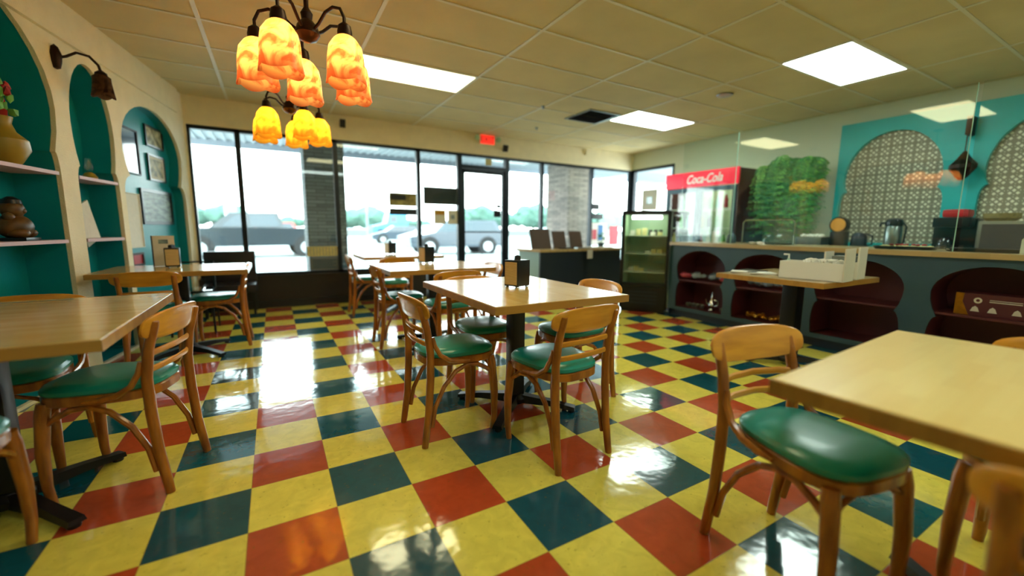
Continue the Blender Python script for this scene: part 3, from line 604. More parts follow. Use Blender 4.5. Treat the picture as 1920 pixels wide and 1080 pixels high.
# ------------------------------------------------------------------ hanging fern on the right wall
t = empty('hanging_fern', 'big cascading green fern spilling down before the right wall, beside red-topped cooler', 'plant', (6.42, 1.53, 0))
MB().lathe([(.1, 1.86), (.16, 1.9), (.17, 2.0), (.15, 2.0), (.05, 1.95)], 20, c=(.04, 0, 0)).build('basket', M['basket'], t)
for nm, mm, cnt in (('fronds', 'leaf', 250), ('light_fronds', 'leaf2', 120)):
    b = MB(); bm = b.bm
    for i in range(cnt):
        y0 = (random.random()-.5)*.72; z0 = 1.78+.2*(1-abs(y0)*1.2)+.03*math.sin(y0*17)+random.random()*.16; L = .35+random.random()*.75; x0 = -.16+random.random()*.32
        dy = (random.random()-.5)*.12+y0*.12; dx = -.05-random.random()*.1; n = 13
        for k in range(n):
            q = k/n; p = Vector((x0+dx*math.sin(q*2), y0+dy*q, z0+.07*math.sin(q*PI)-L*q**1.35)); w = .042*(1-q*.5)*(.6+random.random()*.8)
            for s in (-1, 1):
                a = random.uniform(-.6, .6); e = Vector((math.sin(a)*.5, s*1.0, -.55)).normalized()*w*1.7; h = Vector((.15, 0, 1)).normalized()*w*.28
                bm.faces.new([bm.verts.new(v) for v in (p, p+e*.5+h, p+e, p+e*.5-h)])
            if k: pass
        for k in range(0, n-1, 2): pass
    b.build(nm, M[mm], t, False)

# ------------------------------------------------------------------ red-topped drinks cooler
t = empty('drinks_cooler', 'tall double-door drinks cooler with a lit red header sign', 'fridge', (6.05, 2.68, 0))
b = MB(); b.box((0, -.64, .0), (.72, -.615, 2.03)); b.box((0, .615, .0), (.72, .64, 2.03)); b.build('side_panel', M['wine'], t, False)
b = MB(); b.box((.68, -.615, 0), (.72, .615, 2.03)); b.box((.02, -.615, 0), (.68, .615, .2)); b.box((.02, -.615, 1.99), (.68, .615, 2.03)); b.build('back_panel', M['mint'], t, False)
MB().box((-.03, -.64, 1.80), (.02, .64, 2.04), .008).build('header_sign', M['red'], t)
text('sign_lettering', 'Coca-Cola', M['white'], t, (-.0325, -.08, 1.915), (PI/2, 0, -PI/2), .19, .001, .35, .62)
for s in (-1, 1):
    c = s*.31; b = MB(); b.box((-.02, c-.3, .2), (.02, c-.255, 1.79)); b.box((-.02, c+.255, .2), (.02, c+.3, 1.79)); b.box((-.02, c-.255, 1.72), (.02, c+.255, 1.79)); b.box((-.02, c-.255, .2), (.02, c+.255, .27))
    d = b.build('door', M['slate'], t, False); MB().box((-.003, c-.255, .27), (.003, c+.255, 1.72)).build('door_glass', M['guard'], d, False)
    MB().tube([(-.02, c-s*.27, .9), (-.05, c-s*.27, .93), (-.05, c-s*.27, 1.2), (-.02, c-s*.27, 1.23)], .008, 8).build('door_handle', M['steel'], d)
for z in (.55, .85, 1.15, 1.45): 
    b = MB()
    for k in range(12): b.box((.05+k*.052, -.61, z), (.056+k*.052, .61, z+.005))
    b.box((.04, -.61, z-.005), (.05, .61, z+.012)); b.build('wire_shelf', M['gridw'], t, False)
MB().box((.1, -.6, 1.965), (.16, .6, 1.985)).build('lamp', M['led'], t, False)
bots = [('green', 'leaf2'), ('red', 'redp'), ('dark', 'blackp'), ('clear', 'edge'), ('yellow', 'food')]
proto = {}
for iz, z in enumerate((.555, .855, 1.155, 1.455)):
    for iy in range(9):
        y = -.52+iy*.13; col, mm = bots[(iy*2+iz*3) % 5]
        if (iy+iz) % 4 == 3: continue
        if col not in proto:
            o = empty('drink_bottle', '', 'bottle'); MB().lathe([(.03, 0), (.032, .02), (.032, .12), (.012, .18), (.012, .2)], 12).build('body', M[mm], o); MB().lathe([(.014, .2), (.014, .22)], 10).build('cap', M['white'], o); proto[col] = o
            o.location = (6.16, 2.68+y, z+.007)
        else: o = dup(proto[col], '', (6.16, 2.68+y, z+.007))
        o['label'] = '%s drink bottle in %s place from left on %s shelf of red-topped cooler' % (col, ('first', 'second', 'third', 'fourth', 'fifth', 'sixth', 'seventh', 'eighth', 'ninth')[8-iy], ('bottom', 'lower middle', 'upper middle', 'top')[iz]); o['group'] = 'bottles in the red-topped cooler'

# ------------------------------------------------------------------ black glass-door display fridge set at an angle
t = empty('display_fridge', 'black glass-door display fridge with lit shelves, set at an angle by the desk', 'fridge', (4.465, 2.28, 0), math.atan2(-.48, .36))
# local x along the front (left to right), local y depth away from the viewer
w = .31; H = 1.37
b = MB(); b.box((-w, .0, .05), (-w+.035, .5, H)); b.box((w-.035, .0, .05), (w, .5, H)); b.box((-w, 0, H-.04), (w, .5, H)); b.box((-w, 0, .05), (w, .5, .36)); b.box((-w, .46, .05), (w, .5, H)); b.box((-w+.02, .03, 0), (w-.02, .48, .05)); b.build('body', M['blackp'], t, False)
b = MB()
for k in range(4): b.box((-.18, -.006, .12+k*.05), (.18, -.001, .14+k*.05))
b.build('vent_grille', M['navy'], t, False)
b = MB(); b.box((-w+.036, .455, .37), (w-.036, .459, H-.045)); b.box((-w+.036, .03, .37), (-w+.04, .455, H-.045)); b.box((w-.04, .03, .37), (w-.036, .455, H-.045)); b.box((-w+.036, .03, .361), (w-.036, .455, .37)); b.build('liner', M['mint'], t, False)
b = MB(); b.box((-w, -.03, .37), (-w+.04, -.002, H)); b.box((w-.04, -.03, .37), (w, -.002, H)); b.box((-w, -.03, H-.05), (w, -.002, H)); b.box((-w, -.03, .37), (w, -.002, .41)); d = b.build('door', M['blackp'], t, False); MB().box((-w+.04, -.018, .41), (w-.04, -.012, H-.05)).build('door_glass', M['guard'], d, False)
b = MB().tube([(-.19, .07, H-.085), (.19, .07, H-.085)], .022, 12); b.build('lamp', M['led'], t)
for z in (.54, .79, 1.03): MB().box((-w+.04, .05, z), (w-.04, .44, z+.012)).build('glass_shelf', M['gridw'], t, False)
from mathutils import Matrix as Mx
fr = Matrix.Translation((4.465, 2.28, 0)) @ Matrix.Rotation(math.atan2(-.48, .36), 4, 'Z')
def infr(x, y, z): return tuple(fr @ Vector((x, y, z)))
k = 0
for z, items in ((.552, ((-.19, .05), (-.12, .07), (-.05, .04))), (.802, ((.02, .03), (.1, .05), (.18, .05))), (1.042, ((-.19, .07), (-.11, .09), (-.03, .1), (.08, .05), (.17, .05)))):
    for xi, (x, h) in enumerate(items):
        o = MB().box((-.032, -.03, 0), (.032, .03, h), .004).build('food_tub', M['food'] if k % 3 else M['cardb']); o.location = infr(x, .16, z); o.rotation_euler.z = math.atan2(-.48, .36)
        o['label'] = 'pale food tub on %s shelf of the angled display fridge, %s from left' % ({0.552: 'bottom', .802: 'middle', 1.042: 'top'}[z], ('first', 'second', 'third', 'fourth', 'fifth')[xi]); o['category'] = 'food tub'; o['group'] = 'tubs on %s shelf of display fridge' % {0.552: 'bottom', .802: 'middle', 1.042: 'top'}[z]; k += 1
for x in (.03, .1, .17):
    o = MB().lathe([(.024, 0), (.025, .07), (.02, .08)], 12).build('dark_jar', M['blackp']); o.location = infr(x, .3, 1.042); o['label'] = 'small dark jar on top shelf in the angled display fridge, %s of three' % {.03: 'leftmost', .1: 'middle', .17: 'rightmost'}[x]; o['category'] = 'jar'; o['group'] = 'dark jars in display fridge'

# ------------------------------------------------------------------ host desk
t = empty('host_desk', 'dark navy host desk with pale worktop and side lightened as window glare, by the window', 'desk', (3.32, 3.08, 0), .10)
MB().box((0, 0, 0), (1.66, .03, .80)).build('front_panel', M['navy'], t, False)
MB().box((0, .031, 0), (.03, .5, .80)).build('side_panel', M['sidep'], t, False); MB().box((1.62, .031, 0), (1.66, .5, .80)).build('end_panel', M['navy'], t, False)  # side panel colour lightened to carry the window glare
MB().box((-.03, -.03, .801), (1.68, .52, .835), .004).build('worktop', M['ctop'], t, False)
RD = Matrix.Translation((3.32, 3.08, .836)) @ Matrix.Rotation(.10, 4, 'Z')
for k, (x, wd, hh, mm, lab) in enumerate(((.20, .36, .29, 'brownboard', 'largest dark brown board leaning on host desk, leftmost of three'), (.56, .25, .26, 'brownboard', 'olive-brown board leaning on host desk, middle of three'), (.90, .25, .26, 'brownboard', 'brown board leaning on host desk, rightmost of three'))):
    t = empty('menu_board', lab, 'board', RD @ Vector((x, .22, 0)), .10)
    R_ = Matrix.Rotation(-.25, 3, 'X')
    MB().box((-wd/2, -.008, 0), (wd/2, .008, hh), .002, rot=R_, piv=(0, 0, 0)).build('panel', M[mm], t, False)
    MB().box((-.02, .0, 0), (.02, .16, .012)).build('foot', M['blackp'], t, False)
o = MB().box((-.055, -.003, -.13), (.055, -.0005, 0)).build('taped_notice', M['paper'], None, False); o.location = (Matrix.Translation((3.32, 3.08, .798)) @ Matrix.Rotation(.1, 4, 'Z')) @ Vector((.93, -.031, .02)); o.rotation_euler.z = .1; o['label'] = 'white paper notice taped to front of the host desk'; o['category'] = 'notice'
for k, (x, y, r, mm) in enumerate(((.55, .07, .3, 'blackp'), (.85, .06, -.2, 'steel'), (1.15, .1, .1, 'cardb'), (1.4, .08, .4, 'paper'))):
    o = MB().box((-.1, -.07, 0), (.1, .07, .014), .002).build('menu_booklet', M[mm], None, False); o.location = RD @ Vector((x, y, .0006)); o.rotation_euler.z = r
    o['label'] = ('black menu lying on host desk below the middle board', 'grey menu lying on host desk below the rightmost board', 'tan folder lying on host desk right of the boards', 'white sheet lying at right end of host desk')[k]; o['category'] = 'menu'
t = empty('potted_plant', 'small leafy plant in a dark pot at right end of host desk', 'plant', RD @ Vector((1.52, .3, 0)))
MB().lathe([(.04, 0), (.055, .07), (.05, .07), (.03, .06)], 16).build('pot', M['slate'], t)
b = MB()
for i in range(40):
    a = random.random()*6.28; r = random.random()*.09; z = .06+random.random()*.15; e = Vector((math.cos(a), math.sin(a), .6))*.05; p = Vector((math.cos(a)*r*.5, math.sin(a)*r*.5, z)); n = Vector((-e.y, e.x, 0))*.3
    b.quad(p, p+e*.5+n, p+e, p+e*.5-n)
b.build('leaves', M['leaf'], t, False)

# ------------------------------------------------------------------ signs on the glass
def sign(name, lab, cat, x0, z0, x1, z1, m, y=YF+.035, parts=(), th=.006):
    t = empty(name, lab, cat, ((x0+x1)/2, y, (z0+z1)/2)); w_, h_ = (x1-x0)/2, (z1-z0)/2
    MB().box((-w_, -th/2, -h_), (w_, th/2, h_)).build('board', M[m], t, False)
    for nm, a0, b0, a1, b1, mm in parts: MB().box((a0*w_, -th/2-.003, b0*h_), (a1*w_, -th/2, b1*h_)).build(nm, M[mm], t, False)
    return t
sign('open_sign', 'dark blank sign panel hung in window just left of the door', 'sign', 2.27, 1.50, 2.86, 1.775, 'blackp', YF-.03, (('screen', -.93, -.85, .93, .85, 'dglass'),), .03)
b = MB().tube([(2.4, YF-.03, 1.775), (2.4, YF-.03, 2.3)], .002, 5); b.tube([(2.73, YF-.03, 1.775), (2.73, YF-.03, 2.3)], .002, 5); o = b.build('hanging_wires', M['steel']); o['label'] = 'thin wires holding up the dark sign panel in the window'; o['category'] = 'wire'
sign('window_poster', 'yellow and dark picture poster in window left of the dark sign', 'poster', 1.74, 1.46, 2.17, 1.66, 'poster', parts=(('dark_block', -.9, -.1, .2, .7, 'blackp'),))
sign('notice_strip', 'dark strip sign just under the yellow poster in the window', 'sign', 1.74, 1.32, 2.17, 1.42, 'navy')
sign('window_notice', 'orange-topped paper notice taped in window under the dark sign', 'notice', 2.46, 1.19, 2.66, 1.42, 'cardb', parts=(('heading', -.8, .3, .8, .85, 'gold'),))
sign('window_notice', 'plain grey paper notice taped in window beside the door frame', 'notice', 2.70, 1.19, 2.87, 1.42, 'paper', parts=(('print', -.4, -.3, .4, .3, 'steel'),))
sign('transom_sticker', 'small orange sticker on the glass above the door', 'sticker', 3.40, 2.20, 3.52, 2.31, 'food')
sign('hours_sign', 'small black sign on the door glass near its handle side', 'sign', 3.56, 1.32, 3.70, 1.44, 'blackp', YF+.035)
sign('hours_sign', 'tiny black sticker above the small sign on the door glass', 'sticker', 3.62, 1.48, 3.70, 1.54, 'blackp', YF+.035)
sign('card_sign', 'upper small black sign in rightmost window by the corner', 'sign', 5.82, 1.52, 6.0, 1.64, 'blackp')
sign('card_sign', 'lower wide black sign in rightmost window by the corner', 'sign', 5.82, 1.33, 6.1, 1.44, 'blackp')
sign('delivery_poster', 'blue and red poster in rightmost window just above the desk', 'poster', 5.82, .80, 6.22, 1.26, 'white', parts=(('blue_print', -.2, -.6, .45, .8, 'bluep'), ('left_red_print', -.95, -.5, -.35, .4, 'redprint')))
sign('red_poster', 'red printed poster in the corner window beside the angled fridge', 'poster', 6.3, .80, 6.55, 1.2, 'redprint')
t = empty('menu_poster', 'pale framed menu poster in side window at the corner', 'poster', (XR+.03, 4.44, 1.73))
MB().box((-.004, -.2, -.21), (.004, .2, .21)).build('board', M['cardb'], t, False); MB().box((-.008, -.07, -.08), (-.004, .07, .06)).build('print', M['steel'], t, False)
sign('column_banner', 'pale vertically striped banner low on glass before the left column', 'banner', .55, .70, .97, .84, 'food', YF+.035, [('stripe', -1+.1*k, -.85, -.96+.1*k, .85, 'steel') for k in range(0, 20, 2)])
sign('column_notice', 'grey text notice at the bottom of glass before the left column', 'notice', .58, .50, .97, .68, 'concrete', YF+.035, [('text_line', -.8, -.7+.3*k, .8-.2*(k % 2), -.55+.3*k, 'slate') for k in range(5)])

# exit sign, speakers, sprinkler, detector, vent
t = empty('exit_sign', 'lit red exit sign on header wall above the door', 'exit sign', (3.40, YF-.02, 2.61))
MB().box((-.15, -.02, -.085), (.15, .02, .085), .005).build('housing', M['cream'], t); MB().box((-.13, -.025, -.07), (.13, -.021, .07)).build('face', M['exit'], t, False)
text('lettering', 'EXIT', M['redp'], t, (0, -.027, 0), (PI/2, 0, 0), .13, .001)
for s in (-1, 1): MB().tube([(s*.2, -.0, .02), (s*.2, -.05, .01)], [.03, .045], 14).build('spotlight', M['mint'], t)
b = MB(); b.box((-.2, -.01, .01), (.2, .01, .03)); b.build('bracket', M['cream'], t, False)
for k, (x, z, lab) in enumerate(((1.10, 2.58, 'small black speaker on header wall above left column'), (3.74, 2.50, 'small black speaker on header wall right of the exit sign'))):
    t = empty('wall_speaker', lab, 'speaker', (x, YF-.06, z)); MB().box((-.035, -.035, -.055), (.035, .035, .055), .008, rot=Matrix.Rotation(.3, 3, 'X')).build('case', M['blackp'], t); MB().tube([(0, .03, .01), (0, .06, .01)], .01, 8).build('arm', M['blackp'], t)
t = empty('wall_sensor', 'small pale sensor on header wall near the far corner', 'sensor', (5.57, YF-.02, 2.60)); MB().box((-.03, -.02, -.05), (.03, .02, .05), .008).build('case', M['cream'], t)
t = empty('ceiling_speaker', 'round grey detector on the ceiling between the two right-hand lights', 'detector', (4.85, 1.55, ZC)); MB().lathe([(.09, -.008), (.085, -.018), (.05, -.022), (.02, -.022)], 24).build('grille', M['steel'], t)
for x, y, lab in ((3.3, 3.05, 'small sprinkler head on the ceiling near the far wall'), (3.85, 4.05, 'small sprinkler head on the ceiling nearest the corner window')):
    t = empty('sprinkler_head', lab, 'sprinkler', (x, y, ZC)); MB().lathe([(.03, -.001), (.028, -.008), (.012, -.012), (.012, -.03), (.02, -.034)], 14).build('head', M['steel'], t)
t = empty('ceiling_vent', 'dark louvred air vent beside the far right ceiling light', 'vent', (4.17, 3.10, ZC))
b = MB(); b.box((-.28, -.28, -.014), (.28, -.25, -.001)); b.box((-.28, .25, -.014), (.28, .28, -.001)); b.box((-.28, -.25, -.014), (-.25, .25, -.001)); b.box((.25, -.25, -.014), (.28, .25, -.001)); b.build('frame', M['steel'], t, False)
b = MB()
for k in range(9): b.box((-.25, -.24+k*.055, -.018), (.25, -.205+k*.055, -.015), rot=Matrix.Rotation(.5, 3, 'X'))
b.box((-.25, -.25, -.004), (.25, .25, -.002)); b.build('louvres', M['navy'], t, False)
# ceiling lights
for k, (x, y, mm, lab) in enumerate(((5.035, .43, 'trofA', 'bright rectangular ceiling light nearest at upper right'), (5.08, 2.83, 'trofA', 'bright rectangular ceiling light farther back beside the vent'), (1.53, 2.83, 'trofC', 'yellowish rectangular ceiling light behind the chandelier'),
        (1.53, .43, 'trofC', 'ceiling light above the centre table, out of the picture'), (1.53, -1.97, 'trofA', 'ceiling light behind the camera on the left'), (5.05, -1.97, 'trofA', 'ceiling light behind the camera on the right'))):
    t = empty('ceiling_light', lab, 'ceiling light', (x, y, ZC), 0, None)
    b = MB(); b.box((-.6, -.3, -.009), (.6, -.275, -.001)); b.box((-.6, .275, -.009), (.6, .3, -.001)); b.box((-.6, -.275, -.009), (-.575, .275, -.001)); b.box((.575, -.275, -.009), (.6, .275, -.001)); b.build('frame', M['white'], t, False)
    MB().box((-.575, -.275, -.006), (.575, .275, -.002)).build('diffuser', M[mm], t, False)

# ------------------------------------------------------------------ chandeliers and wall lamp
def scallop_shade(mm, r0=.03, r1=.075, h=.16):
    n = 40; b = MB(); prof = [(r0, 0), (r0*1.5, -.015), (r1*.85, -.05), (r1*.95, -.1), (r1, -h*.8), (r1*1.08, -h)]
    def sc(j, a): return -.016*abs(math.sin(a*2.5))*(1 if j == len(prof)-1 else (.4 if j == len(prof)-2 else 0))+ (.008 if j == len(prof)-1 else 0)
    b.lathe(prof, n, scal=sc, cap=False); return b
def chandelier(name, lab, x, y, z, mm, scale, n=5, ph=0):
    t = empty(name, lab, 'chandelier', (x, y, 0)); R = .215*scale
    MB().lathe([(.012, .02), (.045, .035), (.06, .06), (.05, .1), (.025, .13), (.03, .16), (.012, .19), (.012, .24)], 24, c=(0, 0, z)).build('hub', M['bronze'], t)
    b = MB().tube([(0, 0, z+.23), (0, 0, ZC-.03)], .006, 8); b.build('stem', M['bronze'], t); MB().lathe([(.06, 0), (.055, -.02), (.015, -.03)], 20, c=(0, 0, ZC)).build('ceiling_rose', M['bronze'], t)
    for k in range(n):
        a = ph+2*PI*k/n; c, s = math.cos(a), math.sin(a)
        P = [(.03, .07), (.07, .10), (.11, .145), (.155, .16), (.195, .145), (.215, .10), (.215, .07)]
        MB().tube([(c*r*scale, s*r*scale, z+h) for r, h in P], .008, 8).build('arm', M['bronze'], t)
        MB().lathe([(.012, .075), (.03, .06), (.036, .03), (.034, .0)], 18, c=(c*R, s*R, z)).build('socket_cup', M['bronze'], t)
        sh = scallop_shade(mm, .036, .092, .225).build('glass_shade', M[mm], t); sh.location = (c*R, s*R, z+.012)
        bl = MB().lathe([(.008, 0), (.012, -.015), (.024, -.04), (.024, -.055), (.012, -.075), (.002, -.08)], 14).build('bulb', M['glow'], t); bl.location = (c*R, s*R, z-.005)
        L = bpy.data.lights.new('lamp_light', 'POINT'); L.energy = 1.0; L.color = (1, .78, .48); L.shadow_soft_size = .03; lo = bpy.data.objects.new('lamp_light', L); C.objects.link(lo); lo.parent = t; lo.location = (c*R, s*R, z-.10)
    return t
chandelier('chandelier', 'large near chandelier with amber and orange scalloped glass shades', .37, .88, 2.05, 'amber', 1.15, 5, .35)
chandelier('chandelier', 'smaller-looking farther chandelier with yellow glass shades near the window', .345, 2.62, 2.08, 'amber2', 1.1, 5, .1)
# wall sconce on pier between first two arches
p0 = Vector(lw(2.62, 2.28, 0)); n0 = (Vector(lw(2.62, 0, -1))-Vector(lw(2.62, 0, 0))).normalized()
t = empty('wall_sconce', 'dark bracket wall lamp with brown glass shade on the arched wall', 'wall lamp', (p0.x, p0.y, 0))
t.rotation_euler.z = math.atan2(n0.y, n0.x)     # local x points into the room
MB().lathe([(.0, -.08), (.02, -.07), (.03, -.03), (.035, .02), (.02, .07), (.0, .09)], 16, c=(.012, 0, 2.28)).build('wall_plate', M['bronze'], t)
MB().tube([(.02, 0, 2.28), (.06, .02, 2.30), (.10, .06, 2.345), (.15, .11, 2.345), (.18, .15, 2.30), (.185, .16, 2.26)], .009, 8).build('arm', M['bronze'], t)
MB().lathe([(.01, .04), (.035, .02), (.04, -.01)], 18, c=(.185, .16, 2.23)).build('socket_cup', M['bronze'], t)
sh = scallop_shade('dimshade', .036, .065, .155).build('glass_shade', M['dimshade'], t); sh.location = (.185, .16, 2.235)

# ------------------------------------------------------------------ things in the alcoves
def inalc(u, v, w): return Vector(lw(u, v, w))
t = empty('tall_vase', 'mustard yellow vase with dried red and green stems on upper alcove shelf', 'vase', inalc(2.26, 1.488, .12))
MB().lathe([(.05, 0), (.07, .02), (.115, .1), (.11, .16), (.06, .21), (.045, .26), (.055, .30), (.05, .30), (.04, .26)], 28).build('body', M['yellowc'], t)
b = MB(); b2 = MB()
for i in range(26):
    a = random.random()*6.28; r = random.random()*.07; h = .3+random.random()*.22
    (b if i % 2 else b2).ball((math.cos(a)*r, math.sin(a)*r, h), .022, 1, (1, 1, 1.5), .6)
b.build('green_stems', M['leaf2'], t); b2.build('red_flowers', M['redp'], t)
t = empty('seated_figurine', 'brown carved seated figurine on lower shelf at left edge', 'figurine', inalc(2.24, 1.0125, .12))
MB().box((-.08, -.1, 0), (.08, .1, .02), .004).build('plinth', M['blackp'], t)
b = MB(); b.ball((0, 0, .09), .085, 3, (1, 1.05, .95), .04); b.ball((.03, .05, .05), .05, 2, (1.1, .8, .7)); b.ball((.03, -.05, .05), .05, 2, (1.1, .8, .7)); b.ball((0, 0, .2), .058, 3, (1, 1, 1.05), .04); b.ball((.0, .055, .15), .03, 2); b.ball((0, -.055, .15), .03, 2); b.ball((.045, 0, .19), .02, 2)
b.build('figure', M['clay'], t); MB().lathe([(.05, .235), (.045, .26), (.015, .28)], 16).build('cap', M['blackp'], t)
t = empty('glass_oil_lamp', 'small glass lamp with green-gold base on upper shelf of narrow alcove', 'lamp', inalc(3.08, 1.488, .1))
MB().lathe([(.045, 0), (.05, .02), (.03, .05), (.012, .06)], 18).build('base', M['yellowc'], t); MB().lathe([(.014, .06), (.028, .09), (.02, .13), (.018, .17)], 18, cap=False).build('chimney', M['guard'], t)
t = empty('leaning_frame', 'pale picture frame leaning on lower shelf of narrow alcove', 'picture frame', inalc(3.14, 1.0125, .12)); t.rotation_euler.z = math.atan2(n0.y, n0.x)
R_ = Matrix.Rotation(.38, 3, 'X')
MB().box((-.0, -.20, 0), (.012, .0, .33), rot=R_, piv=(0, 0, 0)).build('frame', M['paper'], t, False)
def frame(lab, u0, v0, u1, v1, fm, pm, w=.12, bw=.02, mat_=None):
    c = inalc((u0+u1)/2, (v0+v1)/2, w-.001); t = empty('picture_frame', lab, 'picture frame', c); t.rotation_euler.z = math.atan2(n0.y, n0.x)
    a, h = (u1-u0)/2, (v1-v0)/2
    MB().plate(rect(-a, -h, a, h), [rect(-a+bw, -h+bw, a-bw, h-bw)], lambda u, v, q: (q, u, v), 0, .018).build('frame', M[fm], t, False)
    MB().box((0.001, -a+bw, -h+bw), (.008, a-bw, h-bw)).build('picture', M[pm], t, False)
    if mat_: MB().plate(rect(-a+bw, -h+bw, a-bw, h-bw), [rect(-a+bw*2.4, -h+bw*2.4, a-bw*2.4, h-bw*2.4)], lambda u, v, q: (q, u, v), .0082, .0105).build('mount', M[mat_], t, False)
    return t
frame('large dark glossy frame reflecting window, top left in third arch', 3.58, 1.62, 3.98, 2.06, 'navy', 'dglass', bw=.015)
frame('small dark-edged photo frame at upper right in third arch', 4.16, 1.96, 4.58, 2.18, 'blackp', 'picture')
frame('small dark frame with pale mount, second down on right in third arch', 4.16, 1.60, 4.56, 1.88, 'blackp', 'picture', mat_='paper')
frame('wide black frame with pale landscape photo in third arch', 3.92, 1.13, 4.66, 1.50, 'blackp', 'picture2', bw=.035)
frame('plain pale unframed panel at left in third arch', 3.56, .90, 3.88, 1.43, 'paper', 'paper', bw=.008)
frame('tiny red framed picture low in third arch above the corner table', 3.60, .72, 3.84, .85, 'bronze', 'redp', bw=.02)

# ------------------------------------------------------------------ dark bench by the corner window
t = empty('padded_bench', 'dark brown high-backed bench pushed under the left corner window', 'bench', (-.36, 4.6, 0))
MB().box((-.28, .2, .25), (.28, .27, .80), .015).build('backrest', M['tblback'], t); MB().box((-.28, -.2, .30), (.28, .19, .40), .02).build('seat', M['tblback'], t)
b = MB()
for sx_ in (-1, 1):
    for sy_ in (-.17, .22): b.box((sx_*.25-.015, sy_-.015, 0), (sx_*.25+.015, sy_+.015, .30))
b.build('legs', M['black'], t, False)
t = empty('metal_chair', 'black metal chair with shiny seat behind corner table, beside the arch', 'chair', (-.62, 3.75, 0), PI)
MB().box((-.19, -.19, .43), (.19, .19, .46), .012).build('seat', M['dglass'], t)
for sx_ in (-1, 1):
    MB().tube([(sx_*.18, -.2, 0), (sx_*.17, -.18, .45), (sx_*.17, -.2, .74)], .011, 8).build('rear_leg', M['black'], t); MB().tube([(sx_*.18, .19, 0), (sx_*.17, .17, .44)], .011, 8).build('front_leg', M['black'], t)
for z in (.58, .66, .73): MB().tube([(-.17, -.19, z), (0, -.22, z), (.17, -.19, z)], .009, 8).build('back_rail', M['black'], t)
# red candy wrapper / scrap on the floor
o = MB().box((3.80, .72, .0005), (3.93, .80, .006), .001, rot=Matrix.Rotation(.4, 3, 'Z')).build('floor_scrap', M['redp'], None, False); o['label'] = 'small red scrap lying on floor left of the foreground chair back'; o['category'] = 'scrap'

# ------------------------------------------------------------------ outside
G = -.12
MB().box((-90, YF+.17, G-.1), (160, 150, G)).build('ground_outside', M['asphalt'], None, False, **ST)
MB().box((-30, YF+.17, G), (XR+14, 7.3, -.02)).build('sidewalk', M['concrete'], None, False, **ST)
cn = empty('entrance_canopy', 'pale ribbed metal canopy over the walkway outside the windows', 'canopy', (2, 6.5, 0))
b = MB(); b.box((-9, -1.42, 2.72), (12, 1.5, 2.76))
for k in range(140): b.box((-9+k*.15, -1.42, 2.695), (-9+k*.15+.05, 1.5, 2.72))
b.build('ribbed_soffit', M['soffit'], cn, False); MB().box((-9, 1.5, 2.60), (12, 1.56, 3.05)).build('fascia', M['fascia'], cn, False)
for lab, x0, x1, mm in (('stacked-stone column outside, left of the door, coloured dark as in shade', .62, 1.20, 'stoneA'), ('stacked-stone column outside, right of the door, coloured pale for daylight on its left face', 5.69, 6.36, 'stoneB')):
    t = empty('stone_column', lab, 'column', ((x0+x1)/2, 6.0, -.02)); w = (x1-x0)/2; MB().box((-w, -.4, 0), (w, .4, 2.71)).build('shaft', M[mm], t, False); MB().box((-w-.02, -.42, 0), (w+.02, .42, .12)).build('plinth', M['concrete'], t, False)
def vehicle(name, lab, cat, x, y, rz, L, W, body, cabin, wins, wheels, wr, m, bed=None, mc=None):
    t = empty(name, lab, cat, (x, y, G), rz)
    def pr(poly, w0, w1=None, zt=None):
        b = MB(); w1 = w1 or w0; zs = [z for _, z in poly]; z0, z1 = min(zs), max(zs)
        f = lambda z: w0+(w1-w0)*(z-z0)/(z1-z0)
        b.loft([[(px, -f(z), z) for px, z in poly], [(px, f(z), z) for px, z in poly]]); return b
    pr(body, W/2).build('body', M[m], t, False)
    pr(cabin, W/2-.03, W/2-.2).build('cabin', M[mc or m], t, False)
    zs = [z for _, z in cabin]; z0, z1 = min(zs), max(zs)
    for wn in wins:
        for s in (-1, 1):
            f = lambda z: (W/2-.03+(-.17)*(z-z0)/(z1-z0))
            b = MB(); b.loft([[(px, s*(f(z)-.01), z) for px, z in wn], [(px, s*(f(z)+.008), z) for px, z in wn]]); b.build('side_window', M['carglass'], t, False)
    for px in wheels:
        for s in (-1, 1):
            w_ = MB().tube([(px, s*(W/2-.22), wr), (px, s*(W/2+.01), wr)], wr, 24).build('wheel', M['tyre'], t); MB().tube([(px, s*(W/2+.011), wr), (px, s*(W/2+.03), wr)], wr*.62, 18).build('rim', M['rim'], w_)
            MB().tube([(px, s*(W/2-.2), wr+.02), (px, s*(W/2+.005), wr+.02)], wr*1.22, 24).build('wheel_arch', M['tyre'], t)
    return t
pb = [(-2.9, .45), (-2.9, .95), (-2.7, 1.12), (-1.55, 1.2), (2.9, 1.22), (2.9, .5)]
pc = [(-1.6, 1.2), (-.9, 1.78), (.75, 1.82), (.95, 1.22)]
vehicle('pickup_truck', 'dark blue-grey pickup truck parked side-on outside the left windows', 'truck', -.45, 18.9, .08, 5.8, 1.95, pb, pc, [[(-1.2, 1.26), (-.75, 1.68), (-.35, 1.7), (-.35, 1.26)], [(-.25, 1.26), (-.25, 1.7), (.62, 1.72), (.78, 1.28)]], (-1.95, 1.75), .40, 'carblue')
sb = [(-2.2, .3), (-2.25, .7), (-1.3, .95), (2.1, .98), (2.25, .6), (2.2, .3)]; sc_ = [(-1.2, .94), (-.5, 1.42), (1.1, 1.45), (1.8, .97)]
sw = [[(-.9, .98), (-.4, 1.34), (.25, 1.36), (.25, .99)], [(.33, .99), (.33, 1.36), (1.0, 1.37), (1.45, 1.0)]]
ub = [(-2.3, .35), (-2.35, .85), (-1.2, 1.05), (2.25, 1.1), (2.35, .4)]; uc = [(-1.2, 1.04), (-.6, 1.62), (1.9, 1.65), (2.25, 1.1)]
